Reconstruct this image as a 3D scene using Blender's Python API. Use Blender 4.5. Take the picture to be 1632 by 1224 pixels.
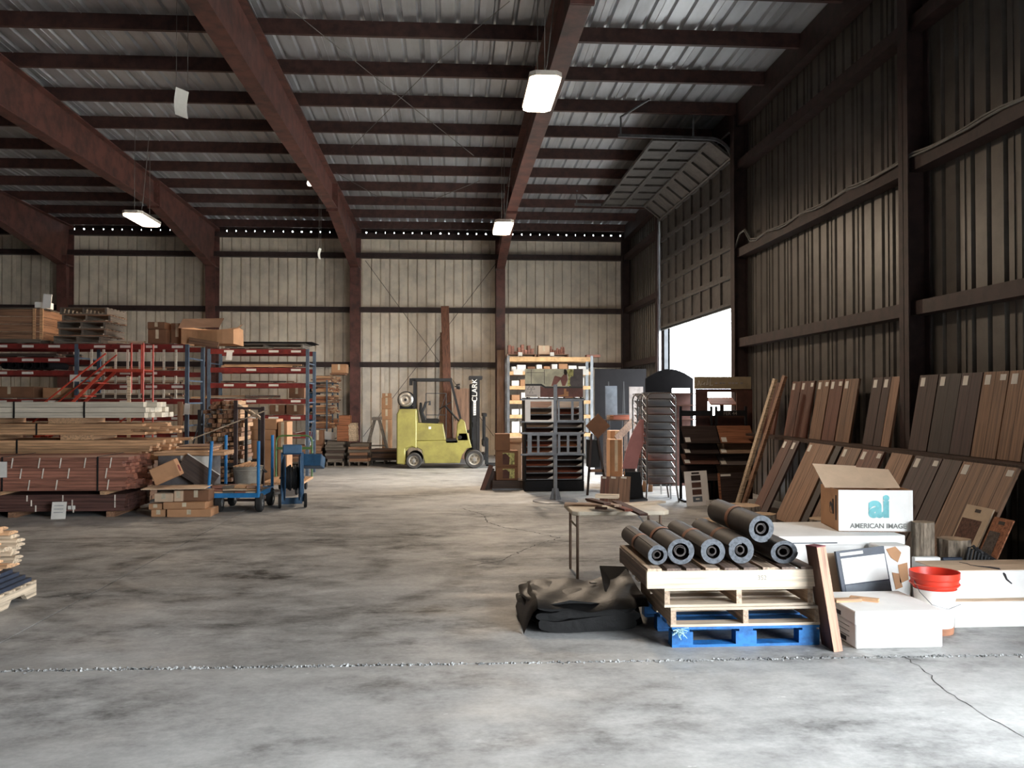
import bpy, bmesh, math, random
from mathutils import Vector, Matrix
random.seed(7)
for o in list(bpy.data.objects): bpy.data.objects.remove(o)
S = bpy.context.scene
COL = S.collection
R = math.radians
# ------------------------------------------------------------------ camera
YAW, PITCH, CZ, FPX = R(3.9), R(0.97), 1.75, 1411.0
cd = bpy.data.cameras.new('camera'); cam = bpy.data.objects.new('camera', cd); COL.objects.link(cam)
cd.sensor_width = 36; cd.lens = FPX / 1632 * 36; cd.clip_end = 300
cam.location = (0, 0, CZ)
cam.rotation_euler = (R(90) + PITCH, 0, -YAW)
S.camera = cam
# ------------------------------------------------------------------ daylight and exposure
w = bpy.data.worlds.new('daylight'); S.world = w; w.use_nodes = True
bg = w.node_tree.nodes['Background']; bg.inputs[0].default_value = (0.87, 0.94, 1.0, 1); bg.inputs[1].default_value = 24.0
S.view_settings.view_transform = 'Standard'; S.view_settings.look = 'None'
S.view_settings.exposure = 0.15; S.view_settings.gamma = 1.0; S.view_settings.use_curve_mapping = False
sund = bpy.data.lights.new('sun', 'SUN'); sund.energy = 30.0; sund.angle = R(3); sund.color = (1, 0.95, 0.88)
sun = bpy.data.objects.new('sun', sund); COL.objects.link(sun)
sun.rotation_euler = Vector((0.40, 0.30, -0.86)).to_track_quat('-Z', 'Y').to_euler()
def portal(name, loc, rot, sx, sy):
    l = bpy.data.lights.new(name, 'AREA'); l.shape = 'RECTANGLE'; l.size = sx; l.size_y = sy
    l.cycles.is_portal = True
    o = bpy.data.objects.new(name, l); COL.objects.link(o); o.location = loc; o.rotation_euler = rot
XW, YB, YF, XL = 5.58, 27.6, -5.0, -17.0           # inner planes of right, back, front and left walls
DY0, DY1, DZ = 16.62, 22.45, 3.56                  # roll-up door in the right wall
NY0, NY1, NZ = -3.6, 4.0, 4.4                       # second door of the right wall, fully open, beside the photographer
portal('door_daylight', (XW + .12, (DY0 + DY1) / 2, DZ / 2), (0, R(90), 0), DZ, DY1 - DY0)
portal('near_door_daylight', (XW + .12, (NY0 + NY1) / 2, NZ / 2), (0, R(90), 0), NZ, NY1 - NY0)
# ------------------------------------------------------------------ picture to place
_fw = Vector((math.sin(YAW) * math.cos(PITCH), math.cos(YAW) * math.cos(PITCH), math.sin(PITCH)))
_rt = Vector((math.cos(YAW), -math.sin(YAW), 0)); _up = _rt.cross(_fw)
def ray(px, py): return _fw + _rt * ((px - 816) / FPX) + _up * ((612 - py) / FPX)
def at(px, py, Y): d = ray(px, py); k = Y / d.y; return Vector((d.x * k, Y, CZ + d.z * k))
def atx(px, py, X): d = ray(px, py); k = X / d.x; return Vector((X, d.y * k, CZ + d.z * k))
def fl(px, py, z=0.0): d = ray(px, py); k = (z - CZ) / d.z; return Vector((d.x * k, d.y * k, z))
def wx(px, Y): return at(px, 636, Y).x
def wz(py, Y, px=816): return at(px, py, Y).z
# ------------------------------------------------------------------ mesh helpers
class MB:
    def __init__(s): s.v = []; s.f = []; s.m = []
    def add(s, vs, fs, mi=0):
        b = len(s.v); s.v += [tuple(v) for v in vs]; s.f += [tuple(i + b for i in f) for f in fs]; s.m += [mi] * len(fs); return s
    def box(s, c, d, rot=None, mi=0):
        hx, hy, hz = d[0] / 2, d[1] / 2, d[2] / 2
        vs = [Vector((x * hx, y * hy, z * hz)) for x in (-1, 1) for y in (-1, 1) for z in (-1, 1)]
        if rot is not None:
            if not isinstance(rot, Matrix): rot = Matrix.Rotation(rot[2], 3, 'Z') @ Matrix.Rotation(rot[1], 3, 'Y') @ Matrix.Rotation(rot[0], 3, 'X')
            vs = [rot @ v for v in vs]
        c = Vector(c); vs = [v + c for v in vs]
        return s.add(vs, [(0, 1, 3, 2), (4, 6, 7, 5), (0, 4, 5, 1), (2, 3, 7, 6), (0, 2, 6, 4), (1, 5, 7, 3)], mi)
    def bb(s, x0, x1, y0, y1, z0, z1, mi=0): return s.box(((x0 + x1) / 2, (y0 + y1) / 2, (z0 + z1) / 2), (abs(x1 - x0), abs(y1 - y0), abs(z1 - z0)), None, mi)
    def bar(s, a, b, wd, th=None, mi=0, upv=(0, 0, 1)):
        a, b = Vector(a), Vector(b); d = (b - a); L = d.length; d.normalize(); u = Vector(upv)
        if abs(d.dot(u)) > .98: u = Vector((0, 1, 0))
        x = d.cross(u).normalized(); z = x.cross(d)
        m = Matrix((x, d, z)).transposed(); return s.box((a + b) / 2, (wd, L, th or wd), m, mi)
    def tube(s, pts, r, n=8, cap=True, mi=0, closed=False):
        pts = [Vector(p) for p in pts]; rs = r if isinstance(r, (list, tuple)) else [r] * len(pts); b = len(s.v); N = len(pts)
        pu = None
        for i, p in enumerate(pts):
            if closed: t = pts[(i + 1) % N] - pts[i - 1]
            else: t = pts[min(i + 1, N - 1)] - pts[max(i - 1, 0)]
            if t.length < 1e-9: t = Vector((0, 0, 1))
            t.normalize()
            u = pu if pu is not None else (Vector((0, 0, 1)) if abs(t.z) < .9 else Vector((1, 0, 0)))
            x = (u - t * u.dot(t)).normalized(); y = t.cross(x); pu = x
            for k in range(n):
                a = 2 * math.pi * k / n; s.v.append(tuple(p + x * (rs[i] * math.cos(a)) + y * (rs[i] * math.sin(a))))
        for i in range(N if closed else N - 1):
            j = (i + 1) % N
            for k in range(n):
                k2 = (k + 1) % n; s.f.append((b + i * n + k, b + i * n + k2, b + j * n + k2, b + j * n + k)); s.m.append(mi)
        if cap and not closed:
            s.f.append(tuple(b + k for k in range(n))[::-1]); s.m.append(mi)
            s.f.append(tuple(b + (N - 1) * n + k for k in range(n))); s.m.append(mi)
        return s
    def lathe(s, prof, c=(0, 0, 0), axis='Z', n=24, mi=0, cap=True):
        if prof[0] == prof[-1]: cap = False
        b = len(s.v); c = Vector(c)
        for (r, h) in prof:
            for k in range(n):
                a = 2 * math.pi * k / n; u, v = r * math.cos(a), r * math.sin(a)
                p = {'Z': (u, v, h), 'X': (h, u, v), 'Y': (u, h, v)}[axis]; s.v.append(tuple(c + Vector(p)))
        for i in range(len(prof) - 1):
            for k in range(n):
                k2 = (k + 1) % n; s.f.append((b + i * n + k, b + i * n + k2, b + (i + 1) * n + k2, b + (i + 1) * n + k)); s.m.append(mi)
        if cap and prof[0][0] > 1e-6: s.f.append(tuple(b + k for k in range(n))[::-1]); s.m.append(mi)
        if cap and prof[-1][0] > 1e-6: s.f.append(tuple(b + (len(prof) - 1) * n + k for k in range(n))); s.m.append(mi)
        return s
    def prism(s, poly, axis, a, b_, mi=0):
        n = len(poly); b = len(s.v)
        for h in (a, b_):
            for (u, v) in poly:
                s.v.append({'X': (h, u, v), 'Y': (u, h, v), 'Z': (u, v, h)}[axis])
        for k in range(n):
            k2 = (k + 1) % n; s.f.append((b + k, b + k2, b + n + k2, b + n + k)); s.m.append(mi)
        s.f.append(tuple(b + k for k in range(n))[::-1]); s.f.append(tuple(b + n + k for k in range(n))); s.m += [mi, mi]
        return s
    def mesh(s, name, mats, smooth=False, bevel=0):
        me = bpy.data.meshes.new(name); me.from_pydata(s.v, [], s.f)
        if not isinstance(mats, (list, tuple)): mats = [mats]
        for m in mats: me.materials.append(M(m))
        me.polygons.foreach_set('material_index', s.m)
        bm = bmesh.new(); bm.from_mesh(me)
        if bevel: bmesh.ops.bevel(bm, geom=[e for e in bm.edges if len(e.link_faces) == 2 and e.calc_face_angle(0) > .6], offset=bevel, segments=1, affect='EDGES', profile=.5)
        bmesh.ops.recalc_face_normals(bm, faces=bm.faces); bm.to_mesh(me); bm.free()
        if smooth:
            me.polygons.foreach_set('use_smooth', [True] * len(me.polygons))
            try: me.set_sharp_from_angle(angle=R(40))
            except Exception: pass
        return me
    def build(s, name, mats, parent=None, smooth=False, bevel=0, loc=None, rot=None):
        return obj(name, s.mesh(name, mats, smooth, bevel), parent, loc, rot)
def obj(name, me, parent=None, loc=None, rot=None):
    o = bpy.data.objects.new(name, me); COL.objects.link(o); o.parent = parent
    if loc is not None: o.location = loc
    if rot is not None: o.rotation_euler = rot
    return o
def tag(o, label=None, cat=None, group=None, kind=None):
    if label: o['label'] = label
    if cat: o['category'] = cat
    if group: o['group'] = group
    if kind: o['kind'] = kind
    return o
def thing(name, label, cat, loc=(0, 0, 0), rz=0, group=None):
    o = obj(name, None, None, loc, (0, 0, rz)); o.empty_display_size = .1
    return tag(o, label, cat, group)
def copy_tree(o, parent=None):
    c = o.copy(); COL.objects.link(c); c.parent = parent
    for ch in list(o.children): copy_tree(ch, c)
    return c
def rnd(a, b): return random.uniform(a, b)
# ------------------------------------------------------------------ materials
_M = {}
SPEC = {}
def lin(c):
    return tuple(((x / 255) / 12.92 if x / 255 <= .04045 else ((x / 255 + .055) / 1.055) ** 2.4) for x in c) + (1,)
def M(name):
    if name in _M: return _M[name]
    sp = SPEC[name]; m = bpy.data.materials.new(name); m.use_nodes = True; _M[name] = m
    nt = m.node_tree; N = nt.nodes; L = nt.links; b = N['Principled BSDF']
    if callable(sp): sp(nt, N, L, b); return m
    col = lin(sp['c']); b.inputs['Roughness'].default_value = sp.get('r', .6); b.inputs['Metallic'].default_value = sp.get('m', 0)
    if sp.get('e'):
        b.inputs['Emission Color'].default_value = lin(sp.get('ec', sp['c'])); b.inputs['Emission Strength'].default_value = sp['e']
    if sp.get('spec') is not None: b.inputs['Specular IOR Level'].default_value = sp['spec']
    tc = N.new('ShaderNodeTexCoord'); mp = N.new('ShaderNodeMapping'); L.new(tc.outputs['Object'], mp.inputs[0])
    sc = sp.get('s', (6, 6, 6)); mp.inputs['Scale'].default_value = sc
    nz = N.new('ShaderNodeTexNoise'); nz.inputs['Scale'].default_value = 1; nz.inputs['Detail'].default_value = 5; nz.inputs['Roughness'].default_value = .65
    oi = N.new('ShaderNodeObjectInfo'); L.new(mp.outputs[0], nz.inputs['Vector'])
    mm = N.new('ShaderNodeMath'); mm.operation = 'MULTIPLY'; mm.inputs[1].default_value = 57.0; L.new(oi.outputs['Random'], mm.inputs[0]); L.new(mm.outputs[0], mp.inputs['Location'])
    cr = N.new('ShaderNodeValToRGB'); L.new(nz.outputs[0], cr.inputs[0])
    v = sp.get('v', .12); c2 = lin(sp['c2']) if 'c2' in sp else tuple(x * (1 - 2.2 * v) for x in col[:3]) + (1,); c1 = tuple(min(1, x * (1 + v)) for x in col[:3]) + (1,)
    cr.color_ramp.elements[0].position = sp.get('p0', .36); cr.color_ramp.elements[1].position = sp.get('p1', .6)
    cr.color_ramp.elements[0].color = c2; cr.color_ramp.elements[1].color = c1
    last = cr.outputs[0]
    ov = sp.get('ov', 0)
    if ov:
        hs = N.new('ShaderNodeHueSaturation'); mr = N.new('ShaderNodeMapRange'); L.new(oi.outputs['Random'], mr.inputs[0])
        mr.inputs['To Min'].default_value = 1 - ov; mr.inputs['To Max'].default_value = 1 + ov
        L.new(mr.outputs[0], hs.inputs['Value']); L.new(last, hs.inputs['Color']); last = hs.outputs[0]
    L.new(last, b.inputs['Base Color'])
    bp = sp.get('b', .08)
    if bp:
        bn = N.new('ShaderNodeBump'); bn.inputs['Strength'].default_value = bp; bn.inputs['Distance'].default_value = .02
        L.new(nz.outputs[0], bn.inputs['Height']); L.new(bn.outputs[0], b.inputs['Normal'])
    return m
def spec(name, c, **k): k['c'] = c; SPEC[name] = k
def wood(name, c, ax='X', **k):
    s = {'X': (1.5, 40, 40), 'Y': (40, 1.5, 40), 'Z': (40, 40, 1.5)}[ax]
    g_ = sum(c) / 3; c = tuple(int((x * .8 + g_ * .2) * .92) for x in c)
    d = dict(c=c, s=s, v=.22, r=.6, ov=.18, b=.05); d.update(k); SPEC[name] = d
# ------------------------------------------------------------------ material list
spec('red_iron', (94, 58, 51), r=.55, v=.25, s=(3, 3, 3), c2=(64, 41, 37))
spec('dark_iron', (52, 36, 34), r=.6, v=.2)
spec('galv_roof', (190, 193, 197), r=.42, m=.6, v=.1, s=(2, .4, 2), b=.02, ov=.05)
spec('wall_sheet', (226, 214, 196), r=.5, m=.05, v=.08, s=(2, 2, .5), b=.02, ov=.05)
spec('wall_sheet_shaded', (88, 84, 79), r=.4, m=.3, v=.12, s=(2, 2, .5), b=.02, ov=.06)  # wall_sheet panels with the dim right wall's shade put into the colour
spec('steel_grey', (120, 122, 124), r=.4, m=.7)
spec('steel_dark', (50, 52, 55), r=.45, m=.5)
spec('chrome', (200, 202, 204), r=.2, m=1, b=0, v=.02)
spec('door_sheet', (88, 85, 82), r=.5, m=.3)
spec('seal_dark', (20, 20, 20), r=.8)
spec('cable_grey', (120, 118, 114), r=.6)
spec('ground_out', (170, 166, 158), r=.9, s=(.5, .5, .5))
spec('crack', (48, 46, 44), r=.95, b=0)
spec('spall', (160, 160, 158), r=.95, v=.3, ov=.35)
spec('subbase', (60, 58, 55), r=.95)
spec('white_paper', (226, 224, 218), r=.8, v=.03, b=.01)
spec('lamp_case', (214, 206, 196), r=.5, b=0)
spec('lamp_glow', (255, 232, 205), e=14, b=0, v=0)
spec('bulb_glow', (255, 240, 225), e=3, b=0, v=0)
def floor_mat(nt, N, L, b):
    b.inputs['Roughness'].default_value = .55
    geo = N.new('ShaderNodeNewGeometry')
    def noise(sx, sy, det=6, seed=0, ro=.6):
        mp = N.new('ShaderNodeMapping'); mp.inputs['Scale'].default_value = (sx, sy, 1); mp.inputs['Location'].default_value = (seed, seed * 1.7, 0)
        L.new(geo.outputs['Position'], mp.inputs[0]); n = N.new('ShaderNodeTexNoise'); n.inputs['Scale'].default_value = 1; n.inputs['Detail'].default_value = det; n.inputs['Roughness'].default_value = ro
        L.new(mp.outputs[0], n.inputs['Vector']); return n.outputs[0]
    def math_(op, a, c=None, d=None):
        n = N.new('ShaderNodeMath'); n.operation = op
        for i, q in enumerate((a, c, d)):
            if q is None: continue
            if isinstance(q, (int, float)): n.inputs[i].default_value = q
            else: L.new(q, n.inputs[i])
        return n.outputs[0]
    def rng(x, a, c, o0=0., o1=1.):
        n = N.new('ShaderNodeMapRange'); L.new(x, n.inputs[0]); n.inputs[1].default_value = a; n.inputs[2].default_value = c; n.inputs[3].default_value = o0; n.inputs[4].default_value = o1; return n.outputs[0]
    sep = N.new('ShaderNodeSeparateXYZ'); L.new(geo.outputs['Position'], sep.inputs[0])
    base = math_('ADD', rng(noise(.35, .5, 5, 3), .3, .7, -.10, .10), rng(noise(2.2, 2.8, 8, 9, .7), .35, .65, -.08, .08))
    base = math_('ADD', base, rng(noise(30, 30, 3, 1), .3, .7, -.03, .03))
    # dark scuffed patches and tyre marks left by the forklift
    patch = math_('MULTIPLY', rng(noise(.7, 1.0, 7, 21, .7), .48, .64), rng(noise(4, 6, 6, 5, .7), .35, .6))
    mark = math_('MULTIPLY', patch, .75)
    for (cx, cy, a, c, wd, st) in ((-2.0, 9.3, 2.15, 2.3, .085, .55), (-2.1, 9.5, 1.35, 1.5, .12, .5), (-4.2, 10.2, 2.4, 1.3, .09, .5), (-3.0, 11.9, 3.0, .9, .06, .4), (-.2, 12.5, 2.5, 1.1, .05, .3), (-6.0, 9.0, 2.6, .9, .08, .35)):
        dx = math_('DIVIDE', math_('SUBTRACT', sep.outputs[0], cx), a); dy = math_('DIVIDE', math_('SUBTRACT', sep.outputs[1], cy), c)
        rr = math_('SQRT', math_('ADD', math_('MULTIPLY', dx, dx), math_('MULTIPLY', dy, dy)))
        band = rng(math_('ABSOLUTE', math_('SUBTRACT', rr, 1.0)), wd * .35, wd, st, 0.)
        band = math_('MULTIPLY', band, rng(noise(2.0, 3.5, 6, cx * 3, .7), .36, .62))
        mark = math_('MAXIMUM', mark, band)
    tx = math_('DIVIDE', math_('ADD', sep.outputs[0], 1.2), 6.5); ty = math_('DIVIDE', math_('SUBTRACT', sep.outputs[1], 10.2), 4.6)      # mid floor darkened: weaker daylight painted in along with traffic dirt
    dirt_dim = rng(math_('ADD', math_('ADD', math_('MULTIPLY', tx, tx), math_('MULTIPLY', ty, ty)), math_('MULTIPLY', noise(.5, .7, 5, 40), .9)), .7, 1.6, .38, 0.)
    mark = math_('ADD', mark, dirt_dim)
    val = math_('SUBTRACT', math_('ADD', base, .36), math_('MULTIPLY', mark, .30))
    fleck = rng(noise(9, 14, 2, 33), .735, .75, 0, .16)
    val = math_('ADD', val, fleck)
    comb = N.new('ShaderNodeCombineColor'); L.new(val, comb.inputs[0]); L.new(math_('MULTIPLY', val, .985), comb.inputs[1]); L.new(math_('MULTIPLY', val, .95), comb.inputs[2])
    L.new(comb.outputs[0], b.inputs['Base Color'])
    L.new(rng(noise(1.2, 2.4, 6, 14), .3, .7, .42, .75), b.inputs['Roughness'])
    bn = N.new('ShaderNodeBump'); bn.inputs['Strength'].default_value = .12; bn.inputs['Distance'].default_value = .02; L.new(noise(8, 8, 8, 2, .7), bn.inputs['Height']); L.new(bn.outputs[0], b.inputs['Normal'])
SPEC['concrete'] = floor_mat
# ------------------------------------------------------------------ floor: four slabs with open joints
floor_ = tag(obj('floor', None), kind='structure')
xj = (fl(0, 1022).x + fl(527, 741).x) / 2
ja, jb = fl(0, 1070), fl(1632, 1044)
def jy(x): return ja.y + (jb.y - ja.y) * (x - ja.x) / (jb.x - ja.x)
rj = random.Random(3)
def slab(x0, x1, far):
    m = MB(); n = int((x1 - x0) / .03); pts = []
    for i in range(n + 1):
        x = x0 + (x1 - x0) * i / n; chip = rj.random() ** 3 * .022
        y = jy(x) + (.006 + chip if far else -.006 - chip * .7); pts.append((x, y))
    ye = YB + .2 if far else YF - .3
    for i in range(n):
        a, c = pts[i], pts[i + 1]
        m.add([(a[0], a[1], 0), (c[0], c[1], 0), (c[0], ye, 0), (a[0], ye, 0)], [(0, 1, 2, 3)])
        m.add([(a[0], a[1], 0), (c[0], c[1], 0), (c[0], c[1], -.05), (a[0], a[1], -.05)], [(0, 1, 2, 3)])
    for x in (x0, x1): m.add([(x, pts[0][1], 0), (x, ye, 0), (x, ye, -.05), (x, pts[0][1], -.05)], [(0, 1, 2, 3)])
    m.build('slab', 'concrete', floor_)
for far in (True, False):
    slab(XL - .3, xj - .007, far); slab(xj + .007, XW + .3, far)
MB().bb(XL - .3, XW + .3, YF - .3, YB + .2, -.09, -.04).build('sub_base', 'subbase', floor_)
m = MB()
for i in range(1500):
    x = rj.uniform(-5, 6); y = jy(x) + rj.gauss(0, .014); s_ = rj.uniform(.003, .012)
    m.box((x, y, s_ * .25 - .002), (s_ * 1.6, s_, s_), (rj.random(), rj.random(), rj.random() * 3))
tag(m.build('joint_rubble', 'spall', floor_), kind='stuff')
def crack(pxs, wd=.012, seed=1):
    r = random.Random(seed); P = [fl(*p) for p in pxs]; pts = []
    for a, c in zip(P, P[1:]):
        k = max(2, int((c - a).length / .06))
        for i in range(k):
            q = a.lerp(c, i / k); t = (c - a).normalized(); pts.append(q + Vector((-t.y, t.x, 0)) * r.gauss(0, .012))
    pts.append(P[-1]); m = MB()
    for a, c in zip(pts, pts[1:]):
        t = (c - a).normalized(); n_ = Vector((-t.y, t.x, 0)); w0 = wd * r.uniform(.3, 1)
        m.add([a + n_ * w0 / 2 + Vector((0, 0, .0012)), a - n_ * w0 / 2 + Vector((0, 0, .0012)), c - n_ * w0 / 2 + Vector((0, 0, .0012)), c + n_ * w0 / 2 + Vector((0, 0, .0012))], [(0, 1, 2, 3)])
    m.build('crack', 'crack', floor_)
crack([(735, 810), (770, 820), (776, 832), (800, 840), (850, 848), (893, 858)], .02, 1)
crack([(745, 903), (800, 893), (812, 886), (850, 870), (893, 856)], .016, 2)
crack([(1440, 1047), (1470, 1066), (1500, 1098), (1540, 1120), (1632, 1175)], .008, 3)
crack([(893, 857), (960, 862), (1040, 866)], .006, 5)
# ------------------------------------------------------------------ ribbed sheets
RIB = .283; SW = RIB * 3
def zr(Y): return 7.66 - .0175 * Y
def rib_profile(nr=3, h=.05, narrow=False):
    p = []
    for k in range(nr):
        u = k * RIB
        if narrow: p += [(u, 0), (u + .120, 0), (u + .126, h), (u + .154, h), (u + .160, 0)]; continue
        p += [(u, 0), (u + .10, 0), (u + .125, h), (u + .158, h), (u + .183, 0)]
    p.append((nr * RIB, 0)); return p
def sheet_mesh(name, mat, L_, nr=3, narrow=False, swage=True):
    p = rib_profile(nr, .06 if narrow else .05, narrow); m = MB(); n = len(p)
    m.add([(u, 0, v) for u, v in p] + [(u, L_, v) for u, v in p], [(i, i + 1, n + i + 1, n + i) for i in range(n - 1)])
    # overlapped seam lip
    m.bb(-.004, .004, 0, L_, -.012, 0)
    for f in (.183, .183 + RIB * 1, .183 + RIB * 2):      # minor stiffening swages between the ribs
        if nr == 3 and swage:
            for q in (.055, .09 + .055):
                u = f + q * .8; m.add([(u - .012, 0, 0), (u, 0, .006), (u + .012, 0, 0), (u - .012, L_, 0), (u, L_, .006), (u + .012, L_, 0)], [(0, 1, 4, 3), (1, 2, 5, 4)]) if u < SW - .02 else None
    return m.mesh(name, mat)
# ceiling: roof sheets run down the slope (along Y)
ceil_ = tag(obj('ceiling', None), kind='structure')
slope = math.atan(.0175); LEN = (YB + .1 - YF + .3) / math.cos(slope)
roof_me = sheet_mesh('roof_sheet', 'galv_roof', LEN)
x = XW + .02
while x > XL - .1:
    x -= SW; obj('roof_sheet', roof_me, ceil_, (x, YF - .3, zr(YF - .3)), (-slope, 0, 0))
# purlins, Z section
PY = [27.2 - 1.54 * k for k in range(22)]
z_prof = [(-.03, 0), (.035, 0), (.035, -.012), (-.018, -.012), (-.018, -.212), (.03, -.212), (.03, -.195), (.042, -.195), (.042, -.224), (-.03, -.224)]
spec('purlin_red', (70, 44, 39), r=.55, v=.2)
pm = MB().prism(z_prof, 'X', XL, XW - .02).mesh('purlin', 'purlin_red')
for y in PY:
    if y > YF: obj('purlin', pm, ceil_, (0, y, zr(y) - .001))
# rafters: tapered I beams
RX = [1.49, -2.93, -7.2, -11.5, -15.9]
def ztop(Y): return zr(Y) - .226
prof_b = [(26.95, 5.73), (21.9, 6.44), (10.0, 6.34), (YF, 5.95)]
def rafter_parts():
    web = MB(); poly = [(27.45, ztop(27.45)), (27.2, 5.73)] + prof_b + [(YF, ztop(YF))]
    web.prism(poly, 'X', -.006, .006)
    top = MB().bar((0, 27.45, ztop(27.45) - .01), (0, YF, ztop(YF) - .01), .26, .018)
    bot = MB()
    for a, c in zip(prof_b, prof_b[1:]): bot.bar((0, a[0], a[1] - .008), (0, c[0], c[1] - .008), .26, .02)
    spl = MB()
    for Y, zb in ((21.9, 6.36), (10.0, 6.27)):
        for d in (-.02, .02): spl.bb(-.14, .14, Y + d - .009, Y + d + .009, zb, ztop(Y))
        for k in range(4):
            for sx in (-.09, .09): spl.lathe([(.0, .05), (.018, .05), (.018, -.05), (0, -.05)], (sx, Y, zb + .1 + k * .16), 'Y', 6)
    st = MB()
    for Y in (24.5,):
        st.bb(-.12, .12, Y - .005, Y + .005, 6.12, ztop(Y))
    return [('web', web), ('top_flange', top), ('bottom_flange', bot), ('splice_plate', spl)]
rme = [(n, mb.mesh(n, 'red_iron')) for n, mb in rafter_parts()]
for X in RX:
    for n, me in rme: obj('rafter_' + n, me, ceil_, (X, 0, 0))
# ------------------------------------------------------------------ back wall
wall_back = tag(obj('wall_back', None), kind='structure')
GZ = [2.81, 4.50, 6.17]
wb_me = sheet_mesh('wall_sheet', 'wall_sheet', 6.84, narrow=True)
x = XW
while x > XL:
    x -= SW; obj('wall_sheet', wb_me, wall_back, (x, YB, 0), (R(90), 0, 0))     # ribs point outwards
    # turned so that its length is vertical
for o in wall_back.children: o.rotation_euler = (R(90), 0, 0); o.scale = (1, 1, -1)
c_prof = [(-.2, -.075), (-.2, .075), (0, .075), (0, .062), (-.188, .062), (-.188, -.062), (0, -.062), (0, -.075)]
gm = MB().prism(c_prof, 'X', XL, XW - .02).mesh('girt', 'dark_iron')
for z in GZ: obj('girt', gm, wall_back, (0, YB - .005, z))
MB().bb(XL, XW, YB - .2, YB - .01, 6.70, 6.85).build('eave_strut', 'dark_iron', wall_back)
cl = MB(); cl.bb(XL, XW, YB - .06, YB - .02, 6.92, 7.20)
k = 0; x = XW
while x > XL:
    hw = random.choice((.012, .018, .024, .028, .006)); cl.bb(x - RIB + hw, x - hw, YB - .06, YB - .02, 6.84, 6.95); x -= RIB
cl.build('eave_closure', 'dark_iron', wall_back)
cw = MB()
cpoly_w = [(27.45, 0), (27.12, 0), (26.93, 5.73), (27.45, 5.73)]
colm = [('column_web', MB().prism(cpoly_w, 'X', -.006, .006)),
        ('column_flange', MB().bar((0, 27.11, 0), (0, 26.92, 5.73), .3, .02, upv=(1, 0, 0)) if False else MB().prism([(27.13, 0), (27.11, 0), (26.91, 5.73), (26.93, 5.73)], 'X', -.14, .14)),
        ('column_flange', MB().prism([(27.44, 0), (27.46, 0), (27.46, 7.0), (27.44, 7.0)], 'X', -.14, .14)),
        ('column_cap_plate', MB().bb(-.14, .14, 26.9, 27.46, 5.72, 5.75).bb(-.14, .14, 26.93, 26.95, 5.4, 6.0)),
        ('column_base_plate', MB().bb(-.18, .18, 27.05, 27.5, 0, .02))]
colme = [(n, mb.mesh(n, 'red_iron')) for n, mb in colm]
for X in RX:
    for n, me in colme: obj(n, me, wall_back, (X, 0, 0))
MB().tube([(-2.9 + .25, 27.38, 6.0), (1.3, 27.38, .6)], .008, 5).build('bracing_rod', 'dark_iron', wall_back)
MB().tube([(1.4, 27.38, 6.0), (-2.7, 27.38, .6)], .008, 5).build('bracing_rod', 'dark_iron', wall_back)
# ------------------------------------------------------------------ right wall with the roll-up door opening
wall_right = tag(obj('wall_right', None), kind='structure')
OPZ = 6.35
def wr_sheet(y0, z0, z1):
    me = sheet_mesh('wall_sheet_shaded', 'wall_sheet_shaded', z1 - z0, swage=False)
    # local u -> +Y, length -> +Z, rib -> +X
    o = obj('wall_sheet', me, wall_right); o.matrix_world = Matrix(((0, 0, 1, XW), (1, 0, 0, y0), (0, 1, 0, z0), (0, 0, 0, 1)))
ys = []; y = 8.4 - SW * 18
while y < YB:
    a = y; bnd = y + SW
    if bnd <= DY0 + .3 and bnd > DY0 - .35: pass
    inside = (a + bnd) / 2 > DY0 and (a + bnd) / 2 < DY1
    near = NY0 - .1 < (a + bnd) / 2 < NY1 + .1
    wr_sheet(a, OPZ if inside else NZ if near else 0, zr(a) + .03); y += SW
# jamb closers where the sheet module does not meet the opening
tr = MB(); tr.bb(XW - .02, XW + .03, DY0 - .5, DY0, 0, OPZ); tr.bb(XW - .02, XW + .03, DY1, DY1 + .5, 0, OPZ); tr.bb(XW - .02, XW + .03, NY0 - .5, NY0, 0, NZ); tr.bb(XW - .02, XW + .03, NY1, NY1 + .5, 0, NZ); tr.build('jamb_closer', 'wall_sheet_shaded', wall_right)
cpr = [(0, -.075), (0, .075), (-.2, .075), (-.2, .062), (-.012, .062), (-.012, -.062), (-.2, -.062), (-.2, -.075)]
gpr = [(0, -.08), (-.2, -.08), (-.2, .08), (-.19, .08), (-.19, -.068), (0, -.068)]
for z in GZ:
    for (a, c) in (((YF, DY0 - .1), (DY1 + .1, YB)) if z > NZ else ((YF, NY0 - .1), (NY1 + .1, DY0 - .1), (DY1 + .1, YB))):
        MB().prism(gpr, 'Y', a, c).build('girt', 'dark_iron', wall_right, loc=(XW - .004, 0, z))
def icol(Y, z1, flw=.22, dep=.28):
    m = MB(); m.bb(XW - .2 - dep + .2, XW - .2 - dep + .215, Y - flw / 2, Y + flw / 2, 0, z1); m.bb(XW - .03, XW - .015, Y - flw / 2, Y + flw / 2, 0, z1); m.bb(XW - dep, XW - .02, Y - .006, Y + .006, 0, z1)
    m.build('column', 'dark_iron', wall_right)
for Y in (NY0 - .2, NY1 + .2, 10.05, DY0 - .22, DY1 + .2, YB - .25): icol(Y, zr(Y) - .25)
MB().prism([(YF, zr(YF) - .45), (YB, zr(YB) - .45), (YB, zr(YB) - .02), (YF, zr(YF) - .02)], 'X', XW - .2, XW - .19).bar((XW - .12, YF, zr(YF) - .45), (XW - .12, YB, zr(YB) - .45), .18, .015).build('end_rafter', 'dark_iron', wall_right)
MB().bb(XW - .2, XW + .02, DY0 - .1, DY1 + .1, OPZ, OPZ + .2).build('door_header', 'dark_iron', wall_right)
jb_ = MB()
for y0, y1 in ((DY0 - .16, DY0), (DY1, DY1 + .1)): jb_.bb(XW - .12, XW + .03, y0, y1, 0, OPZ)
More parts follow.
